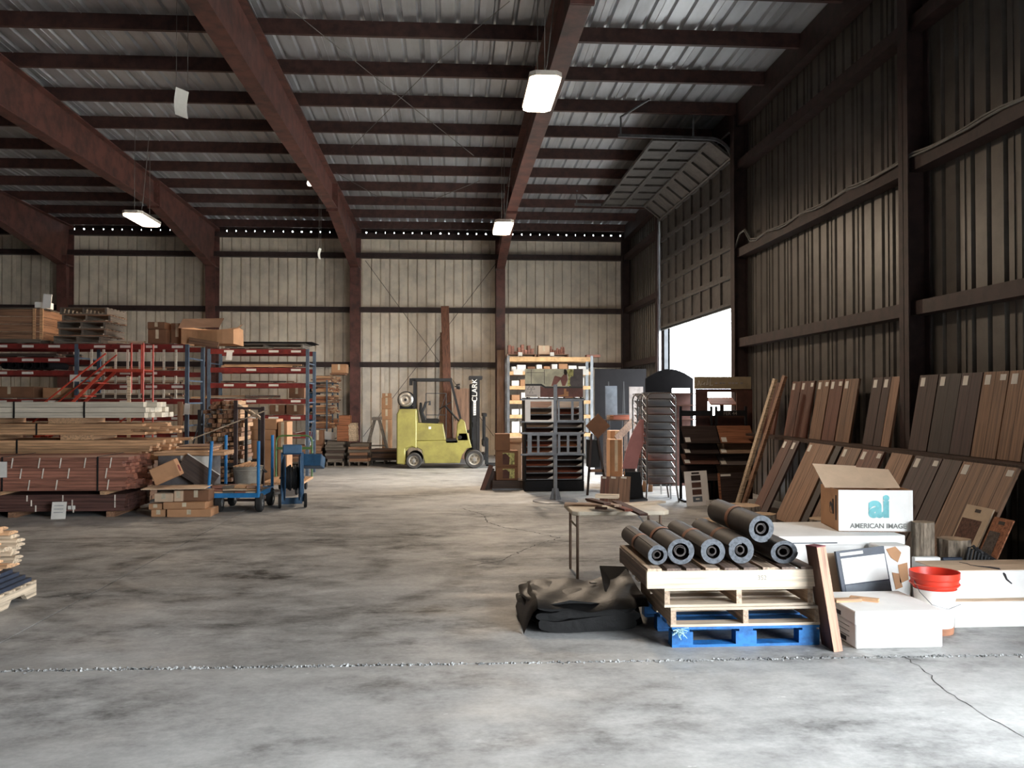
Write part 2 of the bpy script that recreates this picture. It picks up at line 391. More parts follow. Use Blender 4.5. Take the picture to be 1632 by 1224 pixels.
jb_.build('door_jamb', 'steel_dark', wall_right)
# left and front walls (outside the picture, they close the hall)
wl = tag(obj('wall_left', None), kind='structure')
wl_me = sheet_mesh('wall_sheet_left', 'wall_sheet_shaded', 8.0)
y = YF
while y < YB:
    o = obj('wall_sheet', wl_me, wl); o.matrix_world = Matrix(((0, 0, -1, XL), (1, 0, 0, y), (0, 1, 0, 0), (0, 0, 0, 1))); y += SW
wf = tag(obj('wall_front', None), kind='structure')
MB().bb(XL, XW + .1, YF - .06, YF, 0, 8).build('wall_sheet', 'wall_sheet_shaded', wf)
# ground outside
g = MB(); g.bb(XW + .3, XW + 60, -40, 60, -.12, -.02); g.bb(XL - 20, XW + .3, -60, YF - .3, -.12, -.02); g.bb(XL - 20, XW + .3, YB + .2, 60, -.12, -.02)
tag(g.build('ground_outside', 'ground_out'), kind='structure')
# ------------------------------------------------------------------ sectional roll-up door, half raised
door = tag(obj('door_1', None), kind='structure')
W = DY1 - DY0; PH = .565; XD = XW - .18
def section_mesh():
    m = MB(); m.bb(0, .006, -W / 2, W / 2, 0, PH)                       # skin
    m.bb(-.05, 0, -W / 2, W / 2, 0, .055); m.bb(-.05, 0, -W / 2, W / 2, PH - .055, PH - .004)
    for k in range(9):
        y = -W / 2 + .04 + (W - .08) * k / 8; m.bb(-.045, 0, y - .035, y + .035, .05, PH - .05)
    return m.mesh('door_section', 'door_sheet')
sm = section_mesh(); YM = (DY0 + DY1) / 2; z = DZ
for k in range(5):
    obj('door_section', sm, door, (XD, YM, z)); z += PH
zt = z
# curved run then flat run: angle is the lean of the section inwards
px_, pz_ = XD, zt
for ang in (52, 90, 90):
    a = R(ang); obj('door_section', sm, door, (px_, YM, pz_), (0, -a, 0)); px_ -= PH * math.sin(a); pz_ += PH * math.cos(a)
MB().bb(-.03, .03, -W / 2, W / 2, -.05, 0).build('bottom_seal', 'seal_dark', door, loc=(XD, YM, DZ))
for Y in (DY0 - .06, DY1 + .06):
    pts = [(XD - .04, Y, .3), (XD - .04, Y, zt - .1)]
    for i in range(1, 9):
        a = R(90) * i / 8; pts.append((XD - .04 - .45 * (1 - math.cos(a)), Y, zt - .1 + .45 * math.sin(a)))
    pts.append((3.15, Y, zt + .37))
    m = MB()
    for a, c in zip(pts, pts[1:]): m.bar(a, c, .06, .035, upv=(0, 1, 0))
    m.build('track', 'steel_grey', door)
    hz = zt + .37
    h = MB().bar((3.2, Y, hz), (3.2, Y, zr(Y) - .25), .03, .03); h.bar((3.2, Y, hz + .35), (3.55, Y + (-.9 if Y < 18 else .6), zr(Y) - .22), .03, .03); h.bar((4.6, Y, hz), (4.6, Y, zr(Y) - .2), .03, .03)
    h.build('track_hanger', 'steel_grey', door)
MB().tube([(XD - .15, DY0 - .2, zt + .42), (XD - .15, DY1 + .2, zt + .42)], .02, 8).build('torsion_shaft', 'steel_grey', door)
for k in (0.3, .7):
    MB().tube([(XD - .15, DY0 + W * k - .5, zt + .42), (XD - .15, DY0 + W * k + .5, zt + .42)], .05, 10).build('torsion_spring', 'steel_dark', door)
# cable run sagging along the middle girt of the right wall
m = MB(); pts = []
for i in range(60):
    y = 16.4 - i * .28; sag = .05 * abs(math.sin(i * .55)) if i > 3 else .0
    pts.append((XW - .21 - .01 * math.sin(i), y, GZ[1] + .13 - sag + (.25 * math.sin(i) if i in (1, 2) else 0)))
m.tube(pts, .016, 6); m.tube([(p[0] - .02, p[1], p[2] - .03 + .01 * math.sin(i * 1.3)) for i, p in enumerate(pts)], .012, 6)
m.build('cable_run', 'cable_grey', wall_right)
# ------------------------------------------------------------------ ceiling lamps
def lamp(name, label, X, Y0, Y1, z, power, drop):
    t = thing(name, label, 'lamp', (X, (Y0 + Y1) / 2, z)); L_ = Y1 - Y0; wd = .40; h = .09; c = .07
    def oct_(x, y): return [(-x + c, -y), (x - c, -y), (x, -y + c), (x, y - c), (x - c, y), (-x + c, y), (-x, y - c), (-x, -y + c)]
    MB().prism(oct_(wd / 2, L_ / 2), 'Z', .03, h).build('housing', 'lamp_case', t)
    MB().prism(oct_(wd / 2 - .015, L_ / 2 - .015), 'Z', -.01, .03).build('diffuser', 'lamp_glow', t)
    for y in (-L_ * .35, L_ * .35): MB().tube([(0, y, h - .01), (0, y, drop)], .006, 5).build('suspension_cable', 'cable_grey', t)
    MB().tube([(0, -.1, h), (.06, -.15, h + .25), (.16, -.2, drop * .7), (.2, -.2, drop)], .007, 5).build('power_cord', 'cable_grey', t)
    l = bpy.data.lights.new('lamp_light', 'AREA'); l.shape = 'RECTANGLE'; l.size = wd - .05; l.size_y = L_ - .05; l.energy = power; l.color = (1, .80, .60)
    o = bpy.data.objects.new('lamp_light', l); COL.objects.link(o); o.parent = t; o.location = (0, 0, -.03)
lamp('high_bay_lamp', 'glaring warm ceiling lamp hung over the aisle, larger of the two on that rafter', 1.15, 10.7, 12.0, 5.68, 130, 1.77)
lamp('high_bay_lamp', 'warm ceiling lamp on the aisle rafter close to the back wall', 1.1, 18.4, 19.7, 5.42, 330, 1.90)
lamp('high_bay_lamp', 'pale octagonal ceiling lamp hanging over the lumber racks', -6.5, 18.4, 19.7, 5.5, 110, 1.82)
q = at(494, 292, 19.6)
t = thing('globe_lamp', 'small round white bulb under a red rafter', 'lamp', q); MB().lathe([(0, -.07), (.05, -.055), (.07, 0), (.05, .05), (.03, .08)], n=14).build('bulb', 'bulb_glow', t, True)
MB().lathe([(.035, .07), (.04, .14), (.04, .2), (0, .2)], n=12).build('socket', 'lamp_case', t)
MB().tube([(0, 0, .2), (.2, 0, .42)], .008, 5).build('bracket', 'cable_grey', t)
# hanging paper signs
def hang(px, py0, py1, Y, wd, label, ry):
    a = at(px, py0, Y); z1 = wz(py1, Y, px); h = a.z - z1
    t = thing('hanging_card', label, 'sign', (a.x, Y, z1), ry)
    m = MB(); n = 6
    vs = []
    for i in range(n + 1):
        for sx in (-1, 1): vs.append((sx * wd / 2, .03 * math.sin(i * .6) + .02 * sx, h * i / n))
    vs += [(v[0], v[1] + .004, v[2]) for v in vs]; k = 2 * (n + 1)
    fs = [(2 * i, 2 * i + 1, 2 * i + 3, 2 * i + 2) for i in range(n)] + [(k + 2 * i, k + 2 * i + 2, k + 2 * i + 3, k + 2 * i + 1) for i in range(n)]
    m.add(vs, fs).build('card', 'white_paper', t)
    zt_ = zr(Y) - .2 - z1; m = MB()
    for sx in (-1, 1): m.tube([(sx * wd * .45, .02 * sx, h - .01), (sx * wd * .45, .02 * sx, zt_)], .004, 4)
    m.build('string', 'cable_grey', t)
hang(290, 143, 186, 12.1, .22, 'curled white card hanging on two strings between the rafters', R(50))
hang(510, 396, 413, 20.2, .13, 'narrow white card hanging on a string before the back wall', R(60))
# loose wires on the ceiling
for i, pl in enumerate(([(535, 275, 21), (600, 312, 20), (690, 318, 19), (765, 288, 17.5)], [(455, 8, 11.9), (600, 125, 14.0), (755, 248, 16)], [(812, 2, 11.7), (700, 95, 13.3), (560, 235, 18.0)])):
    P = [at(*p) for p in pl]; pts = []
    for a, c in zip(P, P[1:]):
        for k in range(8): pts.append(a.lerp(c, k / 8))
    pts.append(P[-1]); 
    tag(MB().tube(pts, .006, 5).build('loose_wire', 'cable_grey'), ['loose wire drooping in a curve under the purlins', 'thin wire running slantwise under the purlins towards the lamp', 'dark thin wire crossing the other wire below the roof'][i], 'wire')
# ------------------------------------------------------------------ materials for goods
wood('w_red', (172, 104, 80)); wood('w_red_dark', (104, 64, 54)); wood('w_light', (226, 168, 114)); wood('w_light_y', (224, 170, 120), 'Y'); wood('w_pale', (214, 186, 150)); wood('w_pale_y', (226, 200, 166), 'Y')
wood('w_white', (236, 222, 196), v=.1); wood('w_mid', (160, 112, 80)); wood('w_mid_y', (166, 116, 82), 'Y'); wood('w_mid_z', (156, 110, 78), 'Z'); wood('w_dark', (78, 58, 46)); wood('w_dark_z', (70, 50, 42), 'Z'); wood('w_grey', (120, 108, 94)); wood('w_grey_y', (126, 114, 100), 'Y')
wood('w_red_z', (120, 70, 52), 'Z'); wood('w_tan_z', (150, 108, 80), 'Z'); wood('w_walnut_z', (78, 52, 44), 'Z'); wood('w_plum_z', (72, 46, 44), 'Z'); wood('w_char_z', (58, 46, 42), 'Z'); wood('w_pallet', (216, 190, 158)); wood('w_pallet_y', (206, 180, 148), 'Y'); wood('w_orange', (176, 104, 62)); wood('w_post_z', (150, 88, 60), 'Z')
spec('card', (176, 132, 96), r=.8, v=.06, s=(3, 3, 3), b=.02, ov=.08)
spec('card_pale', (206, 178, 150), r=.8, v=.05, s=(3, 3, 3), b=.02, ov=.06)
spec('card_dark', (124, 88, 64), r=.8, v=.08, s=(3, 3, 3), b=.02, ov=.08)
spec('card_white', (236, 234, 230), r=.75, v=.03, s=(3, 3, 3), b=.02)
spec('card_in', (120, 92, 68), r=.9)
spec('tape', (204, 190, 164), r=.3, b=0)
spec('rack_red', (116, 36, 31), r=.5, v=.18)
spec('rack_blue', (78, 92, 108), r=.5)
spec('ladder_orange', (186, 70, 50), r=.5)
spec('label_white', (214, 210, 202), r=.7, v=.04, b=0)
spec('label_print', (70, 70, 72), r=.8, v=.05, b=0)
spec('strap_black', (24, 24, 25), r=.5, b=0)
spec('tie_white', (224, 214, 200), r=.7, b=0)
spec('wrap_grey', (150, 150, 150), r=.35, v=.15, s=(8, 8, 8))
spec('crate_grey', (96, 92, 92), r=.7)
spec('cart_blue', (32, 116, 176), r=.45, v=.1)
spec('reel_blue', (44, 84, 118), r=.5, v=.12)
spec('tire_black', (28, 28, 29), r=.8, v=.1)
spec('hub_grey', (168, 168, 168), r=.4, m=.6)
spec('green_paint', (84, 122, 66), r=.5)
spec('pail_grey', (168, 164, 154), r=.5, v=.12, s=(4, 4, 4))
spec('black_matte', (26, 26, 28), r=.6, v=.08)
spec('black_panel', (20, 19, 21), r=.7, v=.08, spec=.12)
# ------------------------------------------------------------------ makers
def board_mesh(L_, wd, th, mat): return MB().bb(-L_, 0, 0, wd, 0, th).mesh('board', mat)
def bundle(t, x1, L_, y0, ny, bw, z0, nz, bh, mat, jit=.04, rag=0, nm='board', seed=1):
    r = random.Random(seed); mes = [board_mesh(L_ * k, bw * .965, bh * .93, mat) for k in (1, .97, 1.0)]
    for j in range(nz):
        for i in range(ny):
            dx = r.gauss(0, jit) - (r.random() ** 2 * rag)
            obj(nm, r.choice(mes), t, (x1 + dx, y0 + i * bw + r.uniform(-.004, .004), z0 + j * bh))
def carton(label, x0, x1, y0, y1, z0, z1, mat='card', group=None, rz=0, tape=True, flaps=None, cat='box', name='carton', rx=0):
    cx, cy = (x0 + x1) / 2, (y0 + y1) / 2; w_, d_, h_ = x1 - x0, y1 - y0, z1 - z0
    t = thing(name, label, cat, (cx, cy, z0), rz, group); t.rotation_euler[0] = rx
    bz = h_
    if flaps == 'open':
        m = MB(); th = .006
        m.bb(-w_ / 2, w_ / 2, -d_ / 2, -d_ / 2 + th, 0, h_); m.bb(-w_ / 2, w_ / 2, d_ / 2 - th, d_ / 2, 0, h_); m.bb(-w_ / 2, -w_ / 2 + th, -d_ / 2, d_ / 2, 0, h_); m.bb(w_ / 2 - th, w_ / 2, -d_ / 2, d_ / 2, 0, h_); m.bb(-w_ / 2, w_ / 2, -d_ / 2, d_ / 2, 0, th)
        m.build('body', mat, t)
        for sx in (-1, 1):
            f = MB().bb(0, d_ / 2, -d_ / 2, d_ / 2, 0, .005) if False else MB().bb(0, w_ * .45, -d_ / 2, d_ / 2, 0, .005)
            f.build('flap', mat, t, loc=(sx * w_ / 2, 0, h_), rot=(0, R(-60) if sx > 0 else R(180 + 50), 0))
        MB().bb(-w_ / 2, w_ / 2, 0, .005, 0, d_ * .4).build('flap', mat, t, loc=(0, d_ / 2, h_ - .002), rot=(R(-20), 0, 0))
    else:
        MB().bb(-w_ / 2, w_ / 2, -d_ / 2, d_ / 2, 0, h_).build('body', mat, t, bevel=min(.008, h_ * .05))
        mm = MB(); mm.bb(-w_ / 2 + .003, w_ / 2 - .003, -d_ / 2 + .003, -.002, h_, h_ + .004); mm.build('flap', mat, t)
        MB().bb(-w_ / 2 + .003, w_ / 2 - .003, .002, d_ / 2 - .003, h_, h_ + .004).build('flap', mat, t)
        if tape:
            MB().bb(-w_ / 2, w_ / 2, -.03, .03, h_ + .004, h_ + .0055).build('tape', 'tape', t)
            MB().bb(-.03, .03, -d_ / 2 - .0015, -d_ / 2, h_ * .35, h_).build('tape', 'tape', t)
    return t
def pxbox(px0, py0, px1, py1, Y):
    a = at(px0, py0, Y); c = at(px1, py1, Y); return a.x, c.x, c.z, a.z
def pcarton(label, px0, py0, px1, py1, Y, dep, mat='card', z0=None, **k):
    x0, x1, zb, zt_ = pxbox(px0, py0, px1, py1, Y)
    return carton(label, x0, x1, Y, Y + dep, zb if z0 is None else z0, zt_, mat, **k)
def pallet(label, loc, w_, d_, mats=('w_pallet', 'w_pallet_y'), rz=0, group=None, h=.14, nd=6, block=False, name='pallet'):
    t = thing(name, label, 'pallet', loc, rz, group); bt = .018; bw = d_ / nd * .72
    bm_ = MB().bb(-w_ / 2, w_ / 2, -bw / 2, bw / 2, 0, bt).mesh('deck_board', mats[0])
    for k in range(nd):
        y = -d_ / 2 + bw / 2 + (d_ - bw) * k / (nd - 1); obj('deck_board', bm_, t, (0, y, h - bt), (0, 0, R(rnd(-.6, .6))))
    for k in range(3):
        y = -d_ / 2 + bw / 2 + (d_ - bw) * k / 2; obj('bottom_board', bm_, t, (0, y, 0))
    if block:
        blm = MB().bb(-.075, .075, -.05, .05, bt, h - bt * 1.9).mesh('block', mats[1]); sm_ = MB().bb(-.05, .05, -d_ / 2, d_ / 2, h - bt * 1.95, h - bt).mesh('stringer_board', mats[1])
        for x in (-w_ / 2 + .075, 0, w_ / 2 - .075):
            obj('stringer_board', sm_, t, (x, 0, 0))
            for y in (-d_ / 2 + .05, 0, d_ / 2 - .05): obj('block', blm, t, (x, y, 0))
    else:
        sm_ = MB().bb(-.019, .019, -d_ / 2, d_ / 2, bt, h - bt).mesh('stringer', mats[1])
        for x in (-w_ / 2 + .02, 0, w_ / 2 - .02): obj('stringer', sm_, t, (x, 0, 0))
    return t
# ------------------------------------------------------------------ red-brown lumber stack
t = thing('lumber_stack', 'dark brown strapped lumber bundle lying lowest, on blocks on the floor', 'lumber', (0, 0, 0))
bundle(t, -4.86, 5.4, 13.62, 7, .145, .08, 5, .05, 'w_red_dark', .01, 0, seed=4)
for px in (22, 178):
    p = at(px, 815, 13.6); MB().bb(p.x - .06, p.x + .06, 13.55, 14.65, 0, .078).build('support_block', 'w_mid_y', t)
for px, zz in ((44, .27), (51, .2), (58, .12), (101, .27), (116, .2), (184, .27), (184, .17), (118, .1)):
    p = wx(px, 13.6); MB().bb(p - .008, p + .008, 13.605, 13.615, zz - .04, zz + .05).build('tie', 'tie_white', t)
t = thing('lumber_stack', 'reddish lumber bundle with pale ties and black straps on the dark bundle', 'lumber', (0, 0, 0))
bundle(t, -4.80, 5.3, 13.6, 7, .145, .385, 10, .05, 'w_red', .045, .08, seed=5)
for px in (3, 170):
    p = wx(px, 13.6); MB().bb(p - .05, p + .05, 13.5, 14.65, .335, .384).build('support_block', 'w_light_y', t)
for px in (5, 157):
    p = wx(px, 13.6); m = MB(); m.bb(p - .012, p + .012, 13.585, 13.59, .38, .89); m.bb(p - .012, p + .012, 13.585, 14.63, .888, .893); m.build('strap', 'strap_black', t)
for row, xs in ((.80, (20, 63, 97, 136, 177)), (.645, (34, 69, 110, 170)), (.475, (47, 91, 173))):
    for px in xs:
        p = wx(px, 13.58); MB().bar((p - .01, 13.583, row - .075), (p + .012, 13.583, row + .075), .016, .006).build('tie', 'tie_white', t)
x0, x1, z0, z1 = pxbox(-6, 736, 11, 761, 13.57)
tag(MB().bb(x0, x1, 13.566, 13.572, z0, z1).build('tally_sheet', 'label_white'), 'white tally sheet stuck on the reddish lumber bundle', 'paper')
p = at(92, 818, 13.35); t = thing('notice_card', 'white card leaning on the dark lowest lumber bundle', 'card', (p.x, 13.36, 0)); t.rotation_euler = (R(-14), 0, R(5))
m = MB(); m.bb(-.1, .1, 0, .008, 0, .25).build('card', 'label_white', t)
for k in range(3): MB().bb(-.07, .06, -.002, -.0005, .19 - k * .05, .2 - k * .05).build('print_line', 'wrap_grey', t)
x0, x1, z0, z1 = pxbox(108, 806, 118, 812, 13.6)
for k in range(2): tag(MB().bb(x0 + k * .06, x0 + .045 + k * .06, 13.6, 13.612, z0, z1).build('price_tag', 'label_white'), 'small white tag on the dark lowest lumber bundle', 'tag', 'tags on the dark lumber')
# ------------------------------------------------------------------ tall pile behind it
t = thing('lumber_stack', 'brown lumber bundle at the foot of the tall pile behind', 'lumber'); bundle(t, -5.0, 5.0, 15.0, 7, .15, .06, 9, .075, 'w_mid', .02, .05, seed=6)
for x in (-5.6, -7.6, -9.2): MB().bb(x - .05, x + .05, 15, 16.05, 0, .06).build('support_block', 'w_mid_y', t)
t = thing('lumber_stack', 'pale lumber bundle with ragged ends above the reddish stack', 'lumber'); bundle(t, -4.75, 5.0, 15.0, 7, .15, .74, 7, .048, 'w_light', .14, .75, seed=8)
p = wx(28, 15); MB().bb(p - .012, p + .012, 14.985, 14.995, .74, 1.09).build('strap', 'strap_black', t)
t = thing('lumber_stack', 'thin pale lumber bundle on blocks below the white beams', 'lumber'); bundle(t, -4.85, 5.0, 15.0, 7, .15, 1.16, 4, .046, 'w_light', .2, .6, seed=9)
for px0, px1 in ((97, 150), (-60, -10)):
    a, c = wx(px0, 15), wx(px1, 15); MB().bb(a, c, 15.0, 16.0, 1.078, 1.158).build('support_block', 'w_light_y', t)
p = wx(59, 15); MB().bb(p - .012, p + .012, 14.985, 14.995, 1.16, 1.35).build('strap', 'strap_black', t)
t = thing('beam_stack', 'whitewashed square beams strapped together on top of the pile', 'lumber')
bundle(t, -4.95, 5.0, 15.0, 5, .2, 1.44, 3, .088, 'w_white', .08, .1, 'beam', seed=10)
for px0, px1 in ((77, 130), (-50, -5)):
    a, c = wx(px0, 15), wx(px1, 15); MB().bb(a, c, 15.0, 16.0, 1.345, 1.438).build('support_block', 'w_light_y', t)
for px in (23, 135):
    p = wx(px, 15); m = MB(); m.bb(p - .012, p + .012, 14.98, 14.99, 1.44, 1.71); m.bb(p - .012, p + .012, 14.98, 16.02, 1.705, 1.71); m.build('strap', 'strap_black', t)
# ------------------------------------------------------------------ crate, cartons and plywood right of the stacks
Y = 14.35; x0, x1 = wx(252, Y), wx(338, Y); zt_ = wz(718, Y)
t = thing('wooden_crate', 'grey plywood crate with white papers under a pile of panels', 'crate', ((x0 + x1) / 2, Y + .5, 0))
hw = (x1 - x0) / 2; MB().bb(-hw, hw, -.5, .05, .1, zt_ - .06).build('body', 'crate_grey', t, bevel=.01)
MB().bb(-hw - .05, hw + .2, -.53, .1, zt_ - .06, zt_).build('lid', 'w_light', t)
for s_ in (-1, 0, 1): MB().bb(s_ * hw * .85 - .05, s_ * hw * .85 + .05, -.5, .05, 0, .1).build('skid', 'w_mid_y', t)
for (a, b_, c, d) in ((288, 725, 304, 735), (306, 727, 336, 749)):
    q0, q1, r0, r1 = pxbox(a, b_, c, d, Y); cx = (x0 + x1) / 2; MB().bb(q0 - cx, q1 - cx, -.506, -.501, r1, r0).build('paper', 'label_white', t)
for k in range(4):
    q = wx(277 + k * 2, Y); w_ = wx(333 + k * 2, Y) - q
    o = MB().bb(0, w_, 0, .6, 0, .02).build('plywood_sheet', 'w_mid' if k % 2 else 'w_light'); o.location = (q, Y - .02 + k * .03, zt_ + .001 + k * .024); o.rotation_euler[2] = R(-2 + k)
    tag(o, 'thin plywood sheet stacked on the grey crate', 'panel', 'plywood on the grey crate')
wr = MB(); q = wx(340, Y); vs = []
Y2 = 14.05
def fcarton(label, px0, px1, pyt, pyb, Y, dep, mat='card', z0=0, **k):
    return carton(label, wx(px0, Y), wx(px1, Y), Y, Y + dep, z0, wz(pyt, Y), mat, **k)
za = fcarton('long flat carton on the floor under another, beside the blue cart', 267, 337, 808, 818, 13.45, .45, group=None); za_h = wz(808, 13.45)
zb = fcarton('long flat carton stacked on the lower long carton beside the cart', 261, 328, 797, 808, 13.47, .45, z0=za_h + .006); zb_h = wz(797, 13.47)
fcarton('small square carton on the floor left of the long cartons', 242, 265, 808, 818, 13.5, .3)
fcarton('small carton on another small carton left of the long cartons', 238, 259, 799, 808, 13.5, .3, z0=wz(808, 13.5) + .006)
h1 = wz(799, 13.5) + .006
fcarton('taped pale carton with a strip of clear tape below the flattened cardboard', 247, 276, 783, 799, 13.52, .3, 'card_pale', z0=max(h1, zb_h + .006))
fcarton('narrow pale carton standing beside the taped carton', 278, 292, 779, 797, 13.55, .25, 'card_pale', z0=zb_h + .006)
fcarton('wide brown carton with faded print behind the pale cartons', 292, 334, 778, 797, 13.6, .3, 'card_dark', z0=zb_h + .006)
zf = wz(777, 13.5)
o = MB().bb(-.45, .45, -.3, .3, 0, .012).build('cardboard_sheet', 'card_pale'); o.location = (wx(280, 13.6), 13.72, zf + .012); o.rotation_euler = (0, R(0), R(4)); tag(o, 'flattened sheet of cardboard lying on the pale cartons', 'cardboard')
t = thing('carton', 'open brown carton tipped over with a red mark on its side', 'box', (wx(268, 13.7), 13.75, zf + .12)); t.rotation_euler = (0, R(-24), R(8))
m = MB(); m.bb(-.17, .22, -.15, .15, 0, .26).build('body', 'card', t, bevel=.01); MB().bb(.22, .224, -.1, .02, .06, .16).build('red_mark', 'rack_red', t); MB().bb(-.17, .1, -.155, -.15, .0, .2).build('flap', 'card', t, rot=(R(-8), 0, 0))
t = thing('panel', 'dark panel with a pale edge leaning on the crate beside the cart', 'panel', (wx(306, 14.2), 14.16, .46)); t.rotation_euler = (R(-14), R(34), 0)
MB().bb(-.3, .3, 0, .016, 0, .32).build('board', 'w_dark', t); MB().bb(-.3, .3, -.002, .018, .32, .335).build('edge', 'label_white', t)
# ------------------------------------------------------------------ blue platform cart
Yc = 13.9; t = thing('platform_cart', 'bright blue platform cart with four corner stakes and black pneumatic tyres', 'cart', (0, 0, 0))
x0, x1 = wx(330, Yc), wx(414, Yc); zd = wz(783, Yc); dp = 1.1
t.location = (x0, Yc, 0); wd = x1 - x0
MB().bb(0, wd, 0, .04, zd - .07, zd).bb(0, wd, dp - .04, dp, zd - .07, zd).bb(0, .04, .04, dp - .04, zd - .07, zd).bb(wd - .04, wd, .04, dp - .04, zd - .07, zd).build('frame', 'cart_blue', t)
MB().bb(.04, wd - .04, .04, dp - .04, zd - .03, zd - .01).build('deck', 'w_grey', t)
for (x, y) in ((.02, .02), (wd - .02, .02), (.02, dp - .02), (wd - .02, dp - .02)):
    h = .8 if y < .5 else .85; MB().tube([(x, y, zd - .07), (x + (.05 if x < .5 and y < .5 else 0), y, zd + h)], .025, 10).build('stake', 'cart_blue', t)
for (x, y) in ((.16, .12), (wd - .02, .12), (.16, dp - .15), (wd - .02, dp - .15)):
    wz_ = .145; wh = MB().lathe([(.05, -.045), (.125, -.05), (.145, -.03), (.145, .03), (.125, .05), (.05, .045)], (0, 0, 0), 'X', 20, cap=False).build('wheel', 'tire_black', t, True, loc=(x, y, wz_))
    MB().lathe([(0, -.05), (.06, -.048), (.06, .048), (0, .05)], (0, 0, 0), 'X', 14).build('hub', 'hub_grey', wh)
    MB().bb(-.065, -.05, -.02, .02, 0, zd - wz_ - .06).bb(.05, .065, -.02, .02, 0, zd - wz_ - .06).bb(-.065, .065, -.05, .05, zd - wz_ - .075, zd - wz_ - .055).build('fork', 'steel_grey', wh)
r = random.Random(2)
labels = 'wood offcut in the heap on the blue cart deck'
for i in range(36):
    lvl, k = divmod(i, 12); gx, gy = k % 4, k // 4; L_ = r.uniform(.15, .19)
    o = MB().bb(-L_ / 2, L_ / 2, -.05, .05, 0, .028).build('wood_offcut', r.choice(('w_light', 'w_mid', 'w_grey', 'w_red', 'w_pale')))
    o.location = (x0 + .13 + gx * (wd - .26) / 3 + r.uniform(-.01, .01), Yc + .11 + gy * .15, zd - .009 + lvl * .042); o.rotation_euler = (R(r.uniform(-2, 2) * lvl), R(r.uniform(-3, 3) * lvl), R(r.uniform(-12, 12)))
    tag(o, labels, 'wood piece', 'offcuts on the blue cart')
# pail
q = wx(396, 14.68); t = thing('metal_pail', 'large dented grey metal tub standing on the blue cart', 'tub', (q, 14.68, zd - .009))
MB().lathe([(.0, 0), (.19, 0), (.235, .36), (.245, .37), (.225, .36), (.18, .03), (0, .03)], n=28).build('body', 'pail_grey', t, True)
MB().lathe([(.237, .30), (.243, .31), (.237, .32)], n=28).build('rim_band', 'pail_grey', t, True)
pts = [(.22 * math.cos(a), -.02, .33 + .0 * a) for a in (0,)]; MB().tube([(.235, -.05, .32), (.29, -.05, .27), (.29, .05, .27), (.235, .05, .32)], .012, 6).build('handle', 'black_matte', t)
for k in range(4):
    o = MB().bb(-.26, .26, -.025, .025, 0, .02).build('wood_offcut', 'w_light'); o.location = (q - .1 + .07 * k, 14.68, zd + .375 + .001 * k); o.rotation_euler = (0, R(-3), R(80 + 5 * k)); tag(o, 'wood offcut lying across the grey tub', 'wood piece', 'offcuts in the tub')
# steel goal-shaped stand behind the cart and long lath resting on it
Y = 15.75; t = thing('steel_stand', 'brown steel goal-shaped stand behind the blue cart', 'stand', (0, 0, 0))
xa, xb = wx(376, Y), wx(419, Y)
for x, zt_ in ((xa, wz(638, Y)), (xb, wz(648, Y))): MB().bb(x - .03, x + .03, Y - .03, Y + .03, 0, zt_).build('post', 'dark_iron', t)
MB().bar((xa, Y, wz(650, Y)), (xb, Y, wz(651, Y)), .04, .04).build('crossbar', 'dark_iron', t); MB().bb(xa - .15, xb + .15, Y - .3, Y - .24, 0, .04).bb(xa - .03, xa + .03, Y - .3, Y + .3, 0, .04).bb(xb - .03, xb + .03, Y - .3, Y + .3, 0, .04).build('foot', 'dark_iron', t)
a = at(302, 701, 15.6); c = at(427, 653, 15.69); tag(MB().bar(a, c, .03, .02).build('wood_lath', 'w_pale'), 'long thin lath slanting across the steel stand', 'lath')
# ------------------------------------------------------------------ cable reel on wheels, green hand truck
Y = 14.75; xr = wx(466, Y); t = thing('hose_reel', 'blue steel hose reel on a two-wheeled frame beside the cart', 'reel', (xr, Y, 0), R(-78))
for s_ in (-1, 1): MB().lathe([(.0, -.008), (.36, -.012), (.375, 0), (.36, .012), (0, .008)], (0, s_ * .12, .46), 'Y', 28).build('flange', 'reel_blue', t, True)
MB().lathe([(.12, -.11), (.12, .11)], (0, 0, .46), 'Y', 20).build('drum', 'steel_dark', t, True)
for k in range(7): MB().tube([(.27 * math.cos(a) if False else (.16 + .018 * (k % 3)) * math.cos(a), -.09 + .03 * k, .46 + (.16 + .018 * (k % 3)) * math.sin(a)) for a in [2 * math.pi * i / 20 for i in range(20)]], .02, 6, closed=True).build('hose_turn', 'black_matte', t)
for s_ in (-1, 1): MB().bar((-.3, s_ * .16, .1), (.05, s_ * .16, .86), .04, .03).bar((.3, s_ * .16, .1), (.05, s_ * .16, .86), .04, .03).build('side_frame', 'reel_blue', t)
MB().tube([(.05, -.18, .86), (.05, .18, .86)], .02, 8).build('cross_tube', 'reel_blue', t); MB().bb(-.12, .14, -.15, .15, .86, 1.0).build('guide_box', 'reel_blue', t, bevel=.01)
MB().tube([(0, -.2, .46), (0, .2, .46)], .02, 8).build('axle', 'steel_grey', t)
for s_ in (-1, 1):
    wh = MB().lathe([(.05, -.02), (.11, -.022), (.118, 0), (.11, .022), (.05, .02)], (0, 0, 0), 'Y', 18, cap=False).build('wheel', 'tire_black', t, True, loc=(.3, s_ * .2, .118)); MB().lathe([(0, -.024), (.075, -.024), (.075, .024), (0, .024)], (0, 0, 0), 'Y', 14).build('hub', 'hub_grey', wh)
MB().bb(-.34, -.28, -.18, .18, 0, .1).build('foot', 'reel_blue', t)
o = MB().bb(-.16, .18, -.12, .12, 0, .2).build('motor_box', 'reel_blue', t, bevel=.012, loc=(-.05, .32, .62), rot=(R(-18), 0, R(70))); MB().bb(-.04, .04, -.03, .03, .2, .23).build('latch', 'steel_grey', o)
Y = 17.0; xa, xb = wx(432, Y), wx(491, Y); zt_ = wz(695, Y)
